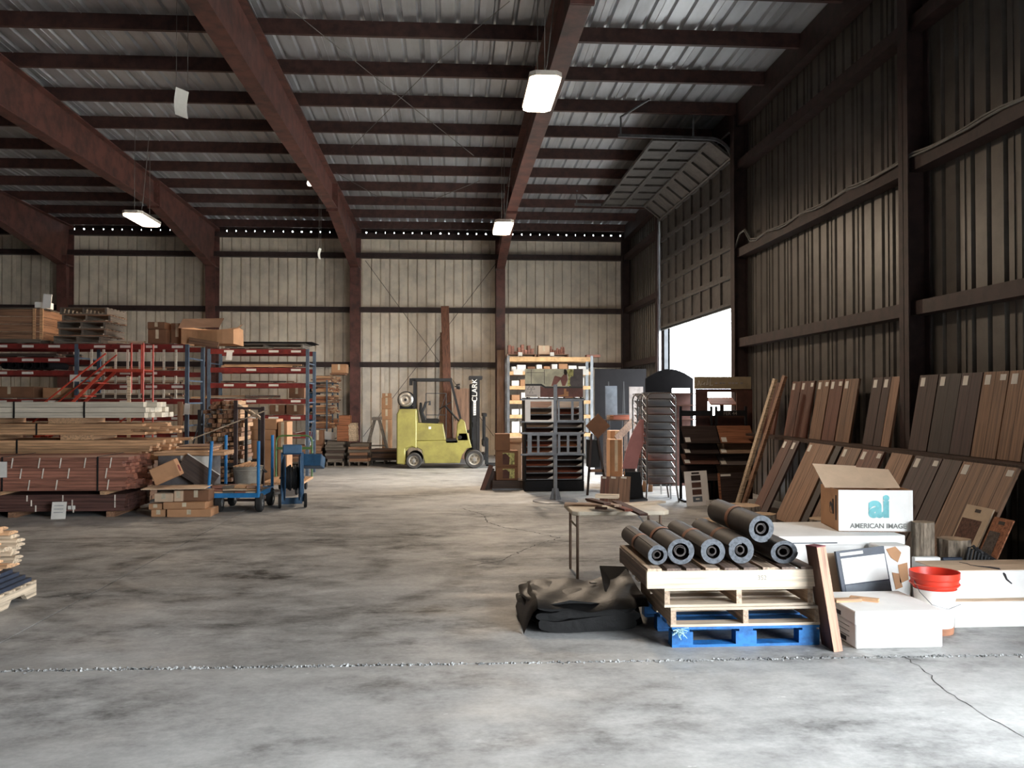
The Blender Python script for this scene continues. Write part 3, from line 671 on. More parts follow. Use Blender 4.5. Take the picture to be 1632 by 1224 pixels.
t = thing('hand_cart', 'flat hand cart with a green tubular push handle', 'cart', ((xa + xb) / 2, Y, 0)); hw = (xb - xa) / 2
pts = [(-hw, .5, .24), (-hw, .5, zt_ - .12)] + [(-hw + .12 * (1 - math.cos(a)), .5, zt_ - .12 + .12 * math.sin(a)) for a in (R(30), R(60), R(90))] + [(hw - .12 + .12 * math.sin(a), .5, zt_ - .12 + .12 * math.cos(a)) for a in (0, R(30), R(60), R(90))] + [(hw, .5, .24)]
MB().tube(pts, .017, 8).build('handle', 'green_paint', t); MB().bb(-hw, hw, .49, .51, zt_ - .27, zt_ - .22).build('handle_bar', 'green_paint', t)
MB().bb(-hw - .02, hw + .02, -.75, .52, .2, .24).build('deck', 'w_light_y', t)
for x in (-hw + .1, hw - .1):
    for y in (-.62, .4):
        wh = MB().lathe([(0, -.02), (.07, -.02), (.08, 0), (.07, .02), (0, .02)], (0, 0, 0), 'X', 16).build('wheel', 'tire_black', t, True, loc=(x, y, .08)); MB().bb(-.03, .03, -.03, .03, .06, .12).build('caster_fork', 'steel_grey', wh)
# ------------------------------------------------------------------ pallet racks
def rack(label, pxs, Y, dep, levels, zmax, bh=.1, tags=True, extra=None):
    t = thing('pallet_rack', label, 'rack', (0, 0, 0)); xs = [wx(p, Y) for p in pxs]; seed = random.Random(int(Y * 10))
    for x in xs:
        for y in (Y, Y + dep):
            MB().bb(x - .035, x + .035, y - .03, y + .03, 0, zmax).build('post', 'rack_blue', t); 
        z = .3
        while z < zmax - .1:
            MB().bb(x - .012, x + .012, Y + .03, Y + dep - .03, z, z + .03).build('brace', 'rack_blue', t); z += .45
        MB().bar((x, Y + .03, .4), (x, Y + dep - .03, .4 + dep), .02, .02).build('brace', 'rack_blue', t)
    for (z, i0, i1) in levels:
        for i in range(i0, i1):
            a, c = xs[i] + .036, xs[i + 1] - .036
            for y in (Y, Y + dep): MB().bb(a, c, y - .025, y + .025, z - bh, z).build('beam', 'rack_red', t)
            if tags:
                for k in range(int((c - a) / .5)):
                    if seed.random() < .75: q = a + .3 + k * .5; MB().bb(q, q + .22, Y - .028, Y - .026, z - .075, z - .025).build('location_label', 'label_white', t)
            for k in range(4):
                q = a + (c - a) * (k + .5) / 4; MB().bb(q - .04, q + .04, Y - .02, Y + dep + .02, z, z + .02).build('deck_slat', 'w_grey_y', t)
    return t, xs
Y1 = 18.0
LZ = [wz(y, Y1) for y in (551, 572, 592, 613, 636, 662, 690)]
t1, xs1 = rack('long red and blue pallet rack carrying the timber crate and pallets', (-120, 122, 298), Y1, 1.1, [(LZ[0], 0, 2), (LZ[1], 0, 1), (LZ[2], 0, 2), (LZ[3], 1, 2), (LZ[4], 0, 2), (LZ[5], 0, 2), (LZ[6], 0, 2)], LZ[0])
for k in range(8):                                       # white upright dividers in the right bay
    q = wx(143 + k * 19.3, Y1)
    MB().bb(q - .02, q + .02, Y1 + .06, Y1 + .09, LZ[2] + .02, LZ[0] - .1).build('divider', 'w_white', t1)
    if k not in (0,): MB().bb(q - .02, q + .02, Y1 + .06, Y1 + .09, LZ[3] + .02, LZ[2] - .1).build('divider', 'w_white', t1)
    MB().bb(q - .02, q + .02, Y1 + .06, Y1 + .09, LZ[4] + .02, LZ[3] - .1).build('divider', 'w_white', t1)
Y2_ = 20.5
RZ = [wz(y, Y2_) for y in (558, 587, 611, 636, 662, 690)]
t2, xs2 = rack('short red pallet rack bay standing behind the wood bin', (333, 490), Y2_, 1.0, [(z, 0, 1) for z in RZ], RZ[0], bh=.11)
for dx in (.25, .42):                                    # second bay further back
    pass
# goods on the rack levels
r = random.Random(11)
def goods(label, group, x0, x1, Y, dep, z, zlim, n, mats, cat='wood piece', name='wood_plank'):
    q = x0
    for k in range(n):
        w_ = (x1 - x0) / n * r.uniform(.75, .95); h = zlim * r.uniform(.35, 1)
        lay = max(1, int(h / .05))
        o = MB(); 
        for j in range(lay): o.bb(r.uniform(0, .04), w_ - r.uniform(0, .04), 0, dep, j * (h / lay), (j + .9) * (h / lay))
        o = o.build(name, r.choice(mats)); o.location = (q, Y + .12, z + .02)
        tag(o, label, cat, group); q += (x1 - x0) / n
def planks(label, group, px0, px1, Y, z, n, lay, mats, L_=None):
    x0, x1 = wx(px0, Y), wx(px1, Y)
    for j in range(lay):
        for k in range(n):
            q0 = x0 + r.uniform(0, .25) * (x1 - x0); q1 = x1 - r.uniform(0, .25) * (x1 - x0)
            o = MB().bb(q0, q1, 0, .09, 0, .03).build('wood_plank', r.choice(mats)); o.location = (0, Y + .1 + k * .1, z + .021 + j * .032)
            tag(o, label, 'plank', group)
planks('dark plank stored on the rack level above the cartons', 'planks on the upper left rack level', -100, 118, Y1, LZ[1], 5, 2, ('w_grey', 'w_dark', 'w_mid'))
planks('short brown plank lying between the white dividers', 'planks between the dividers', 150, 290, Y1, LZ[2], 4, 2, ('w_mid', 'w_dark', 'w_light'))
planks('plank on the second divider level of the long rack', 'planks on the second divider level', 128, 290, Y1, LZ[3], 4, 2, ('w_mid', 'w_pale', 'w_dark'))
planks('plank on the lowest divider level of the long rack', 'planks on the lowest divider level', 130, 290, Y1, LZ[4], 5, 3, ('w_mid', 'w_pale', 'w_dark'))
for k in range(6):
    q = wx(4 + k * 13, Y1); tag(MB().lathe([(.05, 0), (.075, 0), (.075, .9), (.05, .9), (.05, 0)], (q, Y1 + .08, LZ[2] + .105), 'Y', 16).build('paper_roll', 'black_panel', None, True), 'dark roll lying endwise on the long rack', 'roll', 'dark rolls on the rack')
pcarton('long tan carton on the long rack at the picture height of the rolls below', 0, 617, 60, 634, Y1 + .1, .6, 'card', z0=LZ[4] + .021, name='carton') if False else None
zc = LZ[4] + .021
carton('long tan carton lying on the rack level below the dark rolls', wx(-30, Y1), wx(50, Y1), Y1 + .1, Y1 + .7, zc, zc + .22, 'card_dark')
carton('tan carton beside the rack post, below the dark rolls', wx(64, Y1), wx(117, Y1), Y1 + .1, Y1 + .6, zc, zc + .2, 'card')
x0, x1, z0, z1 = pxbox(111, 597, 128, 608, Y1 - .06)
tag(MB().bb(x0, x1, Y1 - .055, Y1 - .045, z0, z1).build('rack_sign', 'label_white', None), 'small white notice hung on the rack post by the ladder', 'sign')
planks('plank on the second level of the short rack bay', 'planks on the short rack second level', 345, 485, Y2_, RZ[1], 6, 2, ('w_mid', 'w_dark', 'w_light'))
planks('plank on the third level of the short rack bay', 'planks on the short rack third level', 345, 470, Y2_, RZ[2], 4, 1, ('w_dark', 'w_mid'))
planks('pale plank end on the fourth level of the short rack bay', 'planks on the short rack fourth level', 300, 430, Y2_, RZ[3], 3, 2, ('w_pale', 'w_light'))
tag(MB().tube([(wx(390, Y2_), Y2_ + .06, RZ[3] + .06), (wx(446, Y2_), Y2_ + .06, RZ[3] + .06)], .03, 10).build('steel_pipe', 'chrome', None, True), 'bright steel pipe lying on the short rack', 'pipe')
carton('dark brown carton at the end of the short rack bay', wx(459, Y2_), wx(484, Y2_), Y2_ + .1, Y2_ + .6, RZ[3] + .02, RZ[3] + .3, 'card_dark')
for k, (a, c) in enumerate(((428, 452), (455, 484))): carton(['brown carton on the low level of the short rack', 'brown carton in the lower end corner of the short rack'][k], wx(a, Y2_), wx(c, Y2_), Y2_ + .1, Y2_ + .6, RZ[4] + .02, RZ[4] + .24, 'card_dark')
# things on top of the long rack
zt = LZ[0] + .02; Yt = Y1 - .02
x0, x1 = wx(-60, Yt), wx(62, Yt); h = wz(497, Yt) - zt
t = thing('timber_crate', 'long timber crate of wide boards with pale corner posts on the rack', 'crate', (x1, Yt, zt))
L_ = x1 - x0
MB().bb(-L_, -.1, 0, .08, 0, .08).bb(-L_, -.1, .85, .95, 0, .08).build('skid', 'w_grey', t) if False else None
for y in (.02, .5, .98): MB().bb(-L_, 0, y - .04, y + .04, 0, .07).build('skid', 'w_grey', t)
for k in range(4):
    hh = (h - .07) / 4; MB().bb(-L_, 0, 0, .022, .07 + k * hh, .07 + (k + .94) * hh).build('side_board', 'w_mid', t); MB().bb(-.022, 0, .03, 1.0, .07 + k * hh, .07 + (k + .94) * hh).build('end_board', 'w_mid_y', t)
for k in range(7): MB().bb(-L_, 0, .01 + k * .143, .01 + (k + .92) * .143, h, h + .02).build('lid_board', 'w_grey', t)
for x in (0.0, -.12): MB().bb(x, x + .06 if x == 0 else x + .05, -.03 if x else .0, .03, .07, h).build('corner_post', 'w_light', t)
zc = zt + h + .021
carton('white carton lying on the timber crate', wx(46, Yt), wx(66, Yt), Yt + .2, Yt + .5, zc, zc + .13, 'card_white', tape=False)
o = MB().bb(-.08, .08, -.01, .01, 0, .28).build('white_board', 'card_white'); o.location = (wx(69, Yt), Yt + .1, zc + .0); o.rotation_euler = (R(-3), R(4), 0); tag(o, 'upright white panel on the timber crate', 'panel')
carton('small white block beside the upright panel on the crate', wx(78, Yt), wx(90, Yt), Yt + .15, Yt + .35, zc, zc + .1, 'card_white', tape=False) if False else None
gp = 'weathered pallet in the stack on top of the rack'
w_ = wx(150, Yt) - wx(82, Yt); cx = (wx(150, Yt) + wx(82, Yt)) / 2 + .06
for k in range(5):
    pallet(gp, (cx + (.06 * (k % 2)) + .03 * k, Yt + .55, zt + k * .142), w_ + .1, 1.0, ('w_mid' if k % 2 else 'w_grey', 'w_grey_y'), R(rnd(-2, 2)), 'weathered pallets on the rack')
carton('brown carton with a torn label on the rack beside the pallets', wx(232, Yt), wx(262, Yt), Yt + .1, Yt + .7, zt, zt + .28, 'card_dark'); carton('dark carton on top of the torn-label carton', wx(230, Yt), wx(258, Yt), Yt + .15, Yt + .65, zt + .29, zt + .43, 'card_dark')
carton('tall dark carton behind the crushed carton on the rack', wx(264, Yt), wx(284, Yt), Yt + .3, Yt + .8, zt, zt + .42, 'card_dark')
t = thing('crushed_carton', 'large sagging open carton lying on the rack top', 'box', (wx(287, Yt), Yt + .05, zt))
W_ = wx(370, Yt) - wx(287, Yt); b_ = MB(); vs = []; n = 10
for i in range(n + 1):
    u = i / n; sag = .05 * math.sin(u * 3.1) ; yo = .04 * math.sin(u * 7)
    vs += [(u * W_, yo, 0), (u * W_, .02 + yo - .03, .3 - sag * .6), (u * W_, .4, .36 - sag), (u * W_, .85, .34), (u * W_, .9, 0)]
fs = []
for i in range(n):
    for j in range(4): fs.append((i * 5 + j, i * 5 + j + 1, i * 5 + 6 + j, i * 5 + 5 + j))
fs += [(0, 1, 2, 3, 4), tuple(n * 5 + j for j in (4, 3, 2, 1, 0))]; b_.add(vs, fs).build('body', 'card', t)
MB().add([(-.05, -.05, .3), (W_ * .75, -.08, .32), (W_ * .8, .1, .52), (0, .1, .5)], [(0, 1, 2, 3)]).add([(-.05, -.045, .3), (W_ * .75, -.075, .32), (W_ * .8, .105, .52), (0, .105, .5)], [(3, 2, 1, 0)]).build('flap', 'card_dark', t)
MB().add([(W_, 0, .28), (W_ + .16, .02, .36), (W_ + .12, .4, .44), (W_, .4, .33)], [(0, 1, 2, 3)]).add([(W_, 0.005, .285), (W_ + .16, .025, .365), (W_ + .12, .405, .445), (W_, .405, .335)], [(3, 2, 1, 0)]).build('flap', 'card', t)
o = MB().bb(0, .58, -.03, .0, -.0, .12).build('wood_plank', 'w_mid'); o.location = (wx(299, Yt - .06), Y1 - .0285, wz(548, Yt) - .02); o.rotation_euler = (0, R(9), 0); tag(o, 'tilted brown plank fixed across the rack corner', 'plank')
for k, (a, c) in enumerate(((168, 195), (200, 226))):
    o = MB().bb(wx(a, Yt), wx(c, Yt), 0, .1, 0, .05).build('wood_plank', 'w_pale'); o.location = (0, Yt + .1, zt); tag(o, ['pale board lying on the rack edge beside the pallets', 'pale board lying on the rack edge beside the cartons'][k], 'plank')
# top of the short rack: pallet with dark sheets, paper tags
zt2 = RZ[0] + .02
pallet('pallet carrying flat dark sheets on the short rack', ((wx(358, Y2_) + wx(482, Y2_)) / 2, Y2_ + .5, zt2), wx(482, Y2_) - wx(358, Y2_), 1.0, ('w_grey', 'w_grey_y'), h=.1)
for k in range(3):
    o = MB().bb(wx(356 - k * 3, Y2_), wx(486 + k * 6, Y2_), 0, 1.02, 0, .014).build('dark_sheet', 'black_panel' if k else 'w_grey'); o.location = (0, Y2_ - .03 * k, zt2 + .101 + k * .016); tag(o, 'flat dark sheet stacked on the pallet of the short rack', 'panel', 'dark sheets on the short rack')
def tagpaper(label, px, py, Y, w_, h, ry):
    p = at(px, py, Y); o = MB().bb(-w_ / 2, w_ / 2, 0, .004, -h, 0).build('paper_tag', 'white_paper'); o.location = p; o.rotation_euler = (R(4), R(ry), 0); tag(o, label, 'tag')
tagpaper('white paper tag hanging from the top beam of the short rack', 366, 560, Y2_ - .034, .13, .2, 6); tagpaper('white paper hanging at the corner post of the long rack', 299, 643, Y1 - .05, .1, .22, 8)
# ------------------------------------------------------------------ orange rolling stair
Yl = 17.2; xp0, xp1 = wx(168, Yl), wx(228, Yl); zp = wz(590, Yl); xb = xp0 - zp * .93
t = thing('rolling_stair', 'orange steel rolling stair with handrails before the long rack', 'ladder', (xp0, Yl, 0)); XB = xb - xp0; PW = xp1 - xp0
for y in (0, .55):
    MB().bar((XB, y, .08), (0, y, zp), .035, .05).build('stringer', 'ladder_orange', t)
    MB().tube([(XB + .1, y, .9), (-.05, y, zp + .62) if False else (0, y, zp + .3)], .016, 6).build('handrail', 'ladder_orange', t)
    MB().tube([(PW, y, .1), (PW, y, zp + .5), (PW - .22, y, zp + .5), (PW - .22, y, zp - .45)], .018, 6).build('guard_rail', 'ladder_orange', t)
    MB().bar((0, y, zp - .02), (PW, y, zp - .02), .03, .05).build('platform_edge', 'ladder_orange', t); MB().bar((XB * .55, y, .1), (PW, y, zp * .72), .025, .025).build('cross_brace', 'ladder_orange', t); MB().bar((XB * .3, y, zp * .62), (PW * .8, y, .1), .025, .025).build('cross_brace', 'ladder_orange', t)
for k in range(1, 9): MB().bb(XB + (-XB) * k / 9 - .1, XB + (-XB) * k / 9 + .1, 0, .55, .08 + (zp - .08) * k / 9 - .02, .08 + (zp - .08) * k / 9).build('tread', 'ladder_orange', t)
MB().bb(0, PW, 0, .55, zp - .02, zp).build('platform', 'ladder_orange', t)
for (x, y) in ((XB + .1, 0), (XB + .1, .55), (PW, 0), (PW, .55)): MB().lathe([(0, -.02), (.06, -.02), (.06, .02), (0, .02)], (x, y, .06), 'Y', 12).build('caster', 'tire_black', t)
p = wx(206, 16.9); tag(MB().bb(p - .03, p + .03, 16.87, 16.9, 0, wz(601, 16.9)).build('wood_post', 'w_pale'), 'pale upright timber post standing before the orange stair', 'post')
p = wx(288, 17.2); tag(MB().bb(p - .045, p + .045, 17.15, 17.2, 0, wz(640, 17.2)).build('wood_post', 'w_mid_z'), 'brown upright post at the end of the white beams', 'post')
# ------------------------------------------------------------------ wood bin with scrap sticks, big cartons
Yb = 17.0; x0, x1 = wx(322, Yb), wx(396, Yb)
t = thing('stake_bin', 'steel stake bin heaped with scrap sticks', 'bin', ((x0 + x1) / 2, Yb + .4, 0)); hw = (x1 - x0) / 2
for (x, y) in ((-hw, -.57), (hw, -.57), (-hw, .57), (hw, .57)): MB().bb(x - .025, x + .025, y - .025, y + .025, 0, 1.55).build('stake', 'steel_dark', t)
MB().bb(-hw, hw, -.57, .57, .12, .16).build('floor_plate', 'steel_dark', t)
for y in (-.4, .4): MB().bb(-hw + .03, hw - .03, y * 1.42 - .015, y * 1.42 + .015, .5, .56).build('side_rail', 'steel_dark', t)
r = random.Random(5); n = 0
for j in range(18):
    zz = .2 + j * .085
    if zz > 1.72: break
    half = hw * .84 if zz < 1.4 else hw * (1.0 - (zz - 1.4) * 1.8)
    k = -half
    while k < half - .06:
        s_ = r.uniform(.05, .085); L_ = r.uniform(.6, .95); o = MB().bb(0, s_ * .9, -L_ / 2, L_ / 2, 0, min(.078, s_ * .95)).build('wood_stick', r.choice(('w_mid_y', 'w_light_y', 'w_grey_y', 'w_mid_y')))
        o.location = ((x0 + x1) / 2 + k, Yb + .4 + r.uniform(-.12, .05), zz); o.rotation_euler = (0, R(r.uniform(-3, 3)), R(r.uniform(-1, 1)))
        tag(o, 'scrap wood stick heaped endwise in the stake bin', 'stick', 'scrap sticks in the bin'); k += s_ + .012; n += 1
for k in range(5):
    a = at(372 + k * 9, 640 + k * 5, Yb - .12 - .045 * k); c = at(404 + k * 4, 662 + k * 2, Yb - .15 - .045 * k); tag(MB().bar(a, c, .07, .03).build('pale_board', 'w_pale'), 'pale board sliding off the heap of scrap sticks', 'board', 'pale boards on the heap')
Yk = 18.4
carton('wide brown carton at the bottom behind the blue cart', wx(356, Yk), wx(440, Yk), Yk, Yk + .7, 0, wz(700, Yk), 'card'); zk = wz(700, Yk) + .006
carton('wide brown carton in the middle of the stack behind the cart', wx(355, Yk), wx(439, Yk), Yk, Yk + .7, zk, wz(684, Yk), 'card'); zk2 = wz(684, Yk) + .006
carton('wide brown carton on top with a lid, behind the cart', wx(357, Yk), wx(441, Yk), Yk, Yk + .7, zk2, wz(668, Yk), 'card', flaps=None)
carton('tall orange-brown carton beside the wide carton stack', wx(443, Yk), wx(458, Yk), Yk, Yk + .6, 0, wz(672, Yk), 'card')
# ------------------------------------------------------------------ metal shelving full of boards (faces the aisle)
YS = 24.3; Xs = wx(521, YS); xl = wx(489, YS)
t = thing('metal_shelving', 'grey steel shelving stuffed with short boards beside the red column', 'shelf', (Xs, YS, 0)); dpt = xl - Xs; LY = 2.3
SZ = [.25, .6, .95] + [wz(y, YS) for y in (660, 642, 625, 609)]
for y in (0, LY / 2, LY):
    for x in (dpt, 0): MB().bb(x - .02, x + .02, y - .02, y + .02, 0, SZ[-1] + .05).build('post', 'rack_blue', t)
for z in SZ: MB().bb(dpt, 0, 0, LY, z - .02, z).build('shelf_plate', 'steel_grey', t)
MB().bb(dpt - .005, dpt + .005, .03, LY, .3, SZ[-1]).build('back_panel', 'reel_blue', t)
r = random.Random(21)
for z, z2 in zip(SZ[2:], SZ[3:] + [SZ[-1] + .25]):
    y = .05
    while y < LY - .15:
        if abs(y + .07 - LY / 2) < .12: y += .16
        bw = r.uniform(.07, .13); k = z
        while k < z2 - .09:
            th = r.uniform(.025, .05); L_ = -dpt * r.uniform(.7, .96)
            o = MB().bb(-L_, 0, 0, bw * .93, 0, th * .93).build('short_board', r.choice(('w_light', 'w_mid', 'w_pale', 'w_orange'))); o.location = (Xs + r.uniform(.0, .16), YS + y, k + .001); k += th
            tag(o, 'short board stuffed endwise into the grey shelving', 'board', 'short boards in the grey shelving')
            if r.random() < .25: break
        y += bw + r.uniform(0, .08)
# ------------------------------------------------------------------ goods around the shelving and behind the forklift
carton('brown carton with a white label on top of the board shelving', wx(528, 24.6), wx(552, 24.6), 24.6, 25.1, SZ[-1] + .25, SZ[-1] + .25 + .24, 'card')
carton('long brown carton under the labelled one on the board shelving', wx(526, 24.6), wx(550, 24.6), 24.55, 25.2, SZ[-1] + .2, SZ[-1] + .244, 'card_dark', tape=False)
Yq = 23.6
p = wx(521, Yq)
for k in range(4):
    a = wz(697 - k * 9.5, 23.0); c = wz(706 - k * 9.5, 23.0)
zz = 0.34
carton('brown carton low beside the shelving foot', wx(497, 21.4), wx(514, 21.4), 21.4, 21.8, 0.34, wz(684, 21.4), 'card_dark', z0=None) if False else None
def pile(label, px0, px1, Y, dep, pyt, n, mats, group):                     # pallet with stacked deck boards
    w_ = wx(px1, Y) - wx(px0, Y); cx = (wx(px0, Y) + wx(px1, Y)) / 2
    pallet('weathered pallet under ' + label, (cx, Y + dep / 2, 0), w_, dep, ('w_grey', 'w_grey_y'), h=.13)
    zt_ = wz(pyt, Y); h = (zt_ - .131) / n; r = random.Random(px0)
    for k in range(n):
        o = MB()
        t = thing('board_layer', 'layer of dark boards in ' + label, 'boards', (cx, Y, .131 + k * h), 0, group)
        for i in range(5): MB().bb(-w_ / 2 + r.uniform(-.04, .04), w_ / 2 + r.uniform(-.04, .04), i * dep / 5, (i + .93) * dep / 5, 0, h * .9).build('board', r.choice(mats), t)
    return zt_
z1 = pile('the stack nearest the green handle', 448, 512, 23.2, .9, 709, 6, ('w_dark', 'w_mid', 'w_red_dark'), 'boards of the stack nearest the green handle')
z2 = pile('the stack beside the red column', 520, 548, 23.2, .9, 703, 7, ('w_dark', 'w_grey'), 'boards of the stack beside the red column')
z3 = pile('the stack before the red column', 556, 588, 23.2, .9, 706, 6, ('w_dark', 'w_grey', 'w_mid'), 'boards of the stack before the red column')
z4 = pile('the stack behind the forklift', 592, 634, 23.8, .9, 716, 5, ('w_dark', 'w_mid'), 'boards of the stack behind the forklift')
Yp = 23.3
carton('white carton with a blue end on the nearest board stack', wx(486, Yp), wx(498, Yp), Yp, Yp + .4, z1 + .001, wz(699, Yp), 'card_white', tape=False)
carton('small brown carton on the white and blue carton', wx(487, Yp), wx(497, Yp), Yp + .02, Yp + .35, wz(699, Yp) + .006, wz(687, Yp), 'card_pale')
carton('brown carton behind the white one on the nearest board stack', wx(499, Yp), wx(514, Yp), Yp, Yp + .4, z1 + .001, wz(685, Yp), 'card_dark')
o = MB().bb(-.22, .22, -.01, .01, 0, .24).build('white_sheet', 'card_white'); o.location = (wx(521, 24.1), 23.95, max(z1, z2) + .02); o.rotation_euler = (R(-30), R(8), 0); tag(o, 'tilted white sheet before the board shelving', 'sheet')
Yo = 23.35
zz = z3 + .001
t_ = carton('orange-brown wooden box on the stack before the column', wx(537, Yo), wx(556, Yo), Yo, Yo + .4, max(z2, z3) + .001, wz(677, Yo), 'w_orange', tape=False, name='wooden_box')
carton('second orange-brown wooden box on top of the first', wx(540, Yo), wx(558, Yo), Yo, Yo + .4, wz(677, Yo) + .006, wz(662, Yo), 'w_orange', tape=False, name='wooden_box')
for k in range(9):
    o = MB().bb(-.1, .1, 0, .5, 0, .05).build('pale_block', 'w_pale_y'); o.location = (wx(562, Yo) + rnd(-.01, .01), Yo, max(z2, z3) + .001 + k * .0525); tag(o, 'pale wooden block piled beside the orange boxes', 'block', 'pale blocks beside the orange boxes')
Yx = 25.4
carton('tall brown carton at the bottom against the back wall', wx(609, Yx), wx(624, Yx), Yx, Yx + .4, 0, wz(669, Yx), 'card'); carton('brown carton second in the column against the back wall', wx(608, Yx), wx(624, Yx), Yx, Yx + .4, wz(669, Yx) + .006, wz(652, Yx), 'card'); carton('brown carton third in the column against the back wall', wx(608, Yx), wx(624, Yx), Yx, Yx + .4, wz(652, Yx) + .006, wz(634, Yx), 'card'); carton('small open carton topping the column against the back wall', wx(609, Yx), wx(623, Yx), Yx, Yx + .35, wz(634, Yx) + .006, wz(627, Yx), 'card', flaps=None)
# trestle covered with a dusty cloth, and an upright plank
Yj = 24.9; t = thing('trestle', 'grey dusty trestle standing behind the board stacks', 'trestle', (wx(600, Yj), Yj, 0))
for s_ in (-1, 1):
    for y in (0, .4): MB().bar((s_ * .38, y, 0), (s_ * .06, y, 1.18), .07, .05).build('leg', 'w_grey', t)
MB().bb(-.12, .12, -.1, .5, 1.16, 1.24).build('top_beam', 'w_grey_y', t); MB().bar((-.26, 0, .45), (.26, 0, .45), .05, .04).build('stretcher', 'w_grey', t)
a = Vector((wx(712, 26.6), 26.55, 0)); tag(MB().bar(Vector((wx(716, 26.3), 26.2, 0.02)), at(709, 488, 26.85), .24, .05, upv=(0, 1, 0)).build('tall_plank', 'w_post_z'), 'tall orange-brown plank leaning on the back wall above the forklift', 'plank')
tag(MB().bar(Vector((wx(703, 26.3), 26.25, 0.02)), at(705, 530, 26.85), .14, .05, upv=(0, 1, 0)).build('tall_plank', 'w_mid_z'), 'shorter plank leaning beside the tall orange-brown plank', 'plank')
o = MB().bb(-.33, .33, 0, .02, 0, wz(619, 25.9)).build('plywood_sheet', 'w_tan_z'); o.location = (wx(741, 25.8), 25.7, .01); o.rotation_euler = (R(-6), 0, 0); tag(o, 'large plywood sheet standing behind the forklift mast', 'panel')
Yw = 25.0; t = thing('wire_cage', 'thin wire cage frame standing behind the forklift seat', 'cage', (wx(695, Yw), Yw, 0))
hw = (wx(712, Yw) - wx(680, Yw)) / 2; hz = wz(627, Yw)
for x in (-hw, hw): MB().tube([(x, 0, 0), (x, 0, hz)], .012, 6).build('upright', 'steel_grey', t)
for z in (.3, .8, 1.3, hz): MB().tube([(-hw, 0, z), (hw, 0, z)], .01, 6).build('rung', 'steel_grey', t)
MB().tube([(-hw, 0, .3), (hw, 0, hz)], .008, 5).build('diagonal', 'steel_grey', t); MB().tube([(-hw, 0, 0), (-hw, .4, 0), (hw, .4, 0), (hw, 0, 0)], .012, 6).build('foot', 'steel_grey', t)
# ------------------------------------------------------------------ forklift
spec('fork_yellow', (160, 154, 84), r=.45, v=.06, s=(2, 2, 2), c2=(134, 128, 72)); spec('fork_black', (30, 31, 34), r=.45, v=.1); spec('tank_alu', (206, 200, 190), r=.3, m=.6); spec('tire_grey', (62, 60, 58), r=.8); spec('rim_pale', (170, 164, 152), r=.5); spec('decal_white', (236, 236, 232), r=.6, b=0, v=.02)
Yf = 22.35; K = Yf / FPX * 1.0
def fx(px): return wx(px, Yf) - FX
def fz(py): return wz(py, Yf, 700)
FX = wx(700, Yf); t = thing('forklift', 'olive yellow counterbalance forklift with black mast and overhead guard', 'forklift', (FX, Yf, 0)); WD = 1.15
wb = fl(700, 745).z
body = MB(); y0, y1 = .05, WD - .05
zr_ = [fz(y) for y in (652, 676, 704, 736)]
# rear counterweight
MB().prism([(fx(632), .12), (fx(646), .1), (fx(646), .5), (fx(656), .55), (fx(664), .5), (fx(664), fz(652)), (fx(636), fz(652)), (fx(632), fz(660))], 'Y', y0 - .02, y1 + .02).build('counterweight', 'fork_yellow', t, bevel=.025)
# chassis with wheel arches
ch = [(fx(646), .42), (fx(652), .52), (fx(664), .54), (fx(672), .46), (fx(677), .13), (fx(733), .13), (fx(737), .35), (fx(744), .5), (fx(752), .52), (fx(746), fz(690)), (fx(731), fz(690)), (fx(729), fz(702)), (fx(646), fz(704))]
MB().prism(ch, 'Y', y0, y1).build('chassis', 'fork_yellow', t, bevel=.015)
MB().prism([(fx(659), fz(703)), (fx(711), fz(703)), (fx(706), fz(676)), (fx(659), fz(674))], 'Y', y0 + .02, y1 - .02).build('engine_hood', 'fork_yellow', t, bevel=.02)
MB().prism([(fx(657), fz(703)), (fx(659), fz(703)), (fx(659), fz(674)), (fx(666), fz(674)), (fx(664), fz(655)), (fx(657), fz(655))], 'Y', y0, y1).build('hood_riser', 'fork_yellow', t)
MB().prism([(fx(727), fz(703)), (fx(747), fz(703)), (fx(741), fz(672)), (fx(734), fz(668)), (fx(729), fz(676))], 'Y', y0, y1).build('dash_cowl', 'fork_yellow', t, bevel=.015)
MB().bb(fx(711), fx(729), y0, y1, fz(706), fz(701)).build('floor_plate', 'fork_black', t)
for (x, r_) in ((fx(659.5), .2), (fx(756), .235)):
    for y in (.0, WD - .22):
        wh = MB().lathe([(r_ * .62, 0), (r_ * .9, -.01), (r_, .03), (r_, .19), (r_ * .9, .22), (r_ * .62, .22)], (0, 0, 0), 'Y', 28, cap=False).build('wheel', 'tire_grey', t, True, loc=(x, y, r_))
        MB().lathe([(0, .03), (r_ * .24, .02), (r_ * .26, .05), (r_ * .5, .06), (r_ * .58, .01), (r_ * .66, .0), (r_ * .66, .2), (0, .2)], (0, 0, 0), 'Y', 28).build('rim', 'rim_pale', wh, True)
        MB().lathe([(0, -.02), (r_ * .14, -.015), (r_ * .16, .04)], (0, 0, 0), 'Y', 14).build('hub_cap', 'hub_grey', wh, True)
        for k in range(6): a = k * math.pi / 3; MB().lathe([(0, .035), (.013, .035), (.013, .06)], (r_ * .37 * math.cos(a), 0, r_ * .37 * math.sin(a)), 'Y', 6).build('wheel_nut', 'steel_dark', wh)
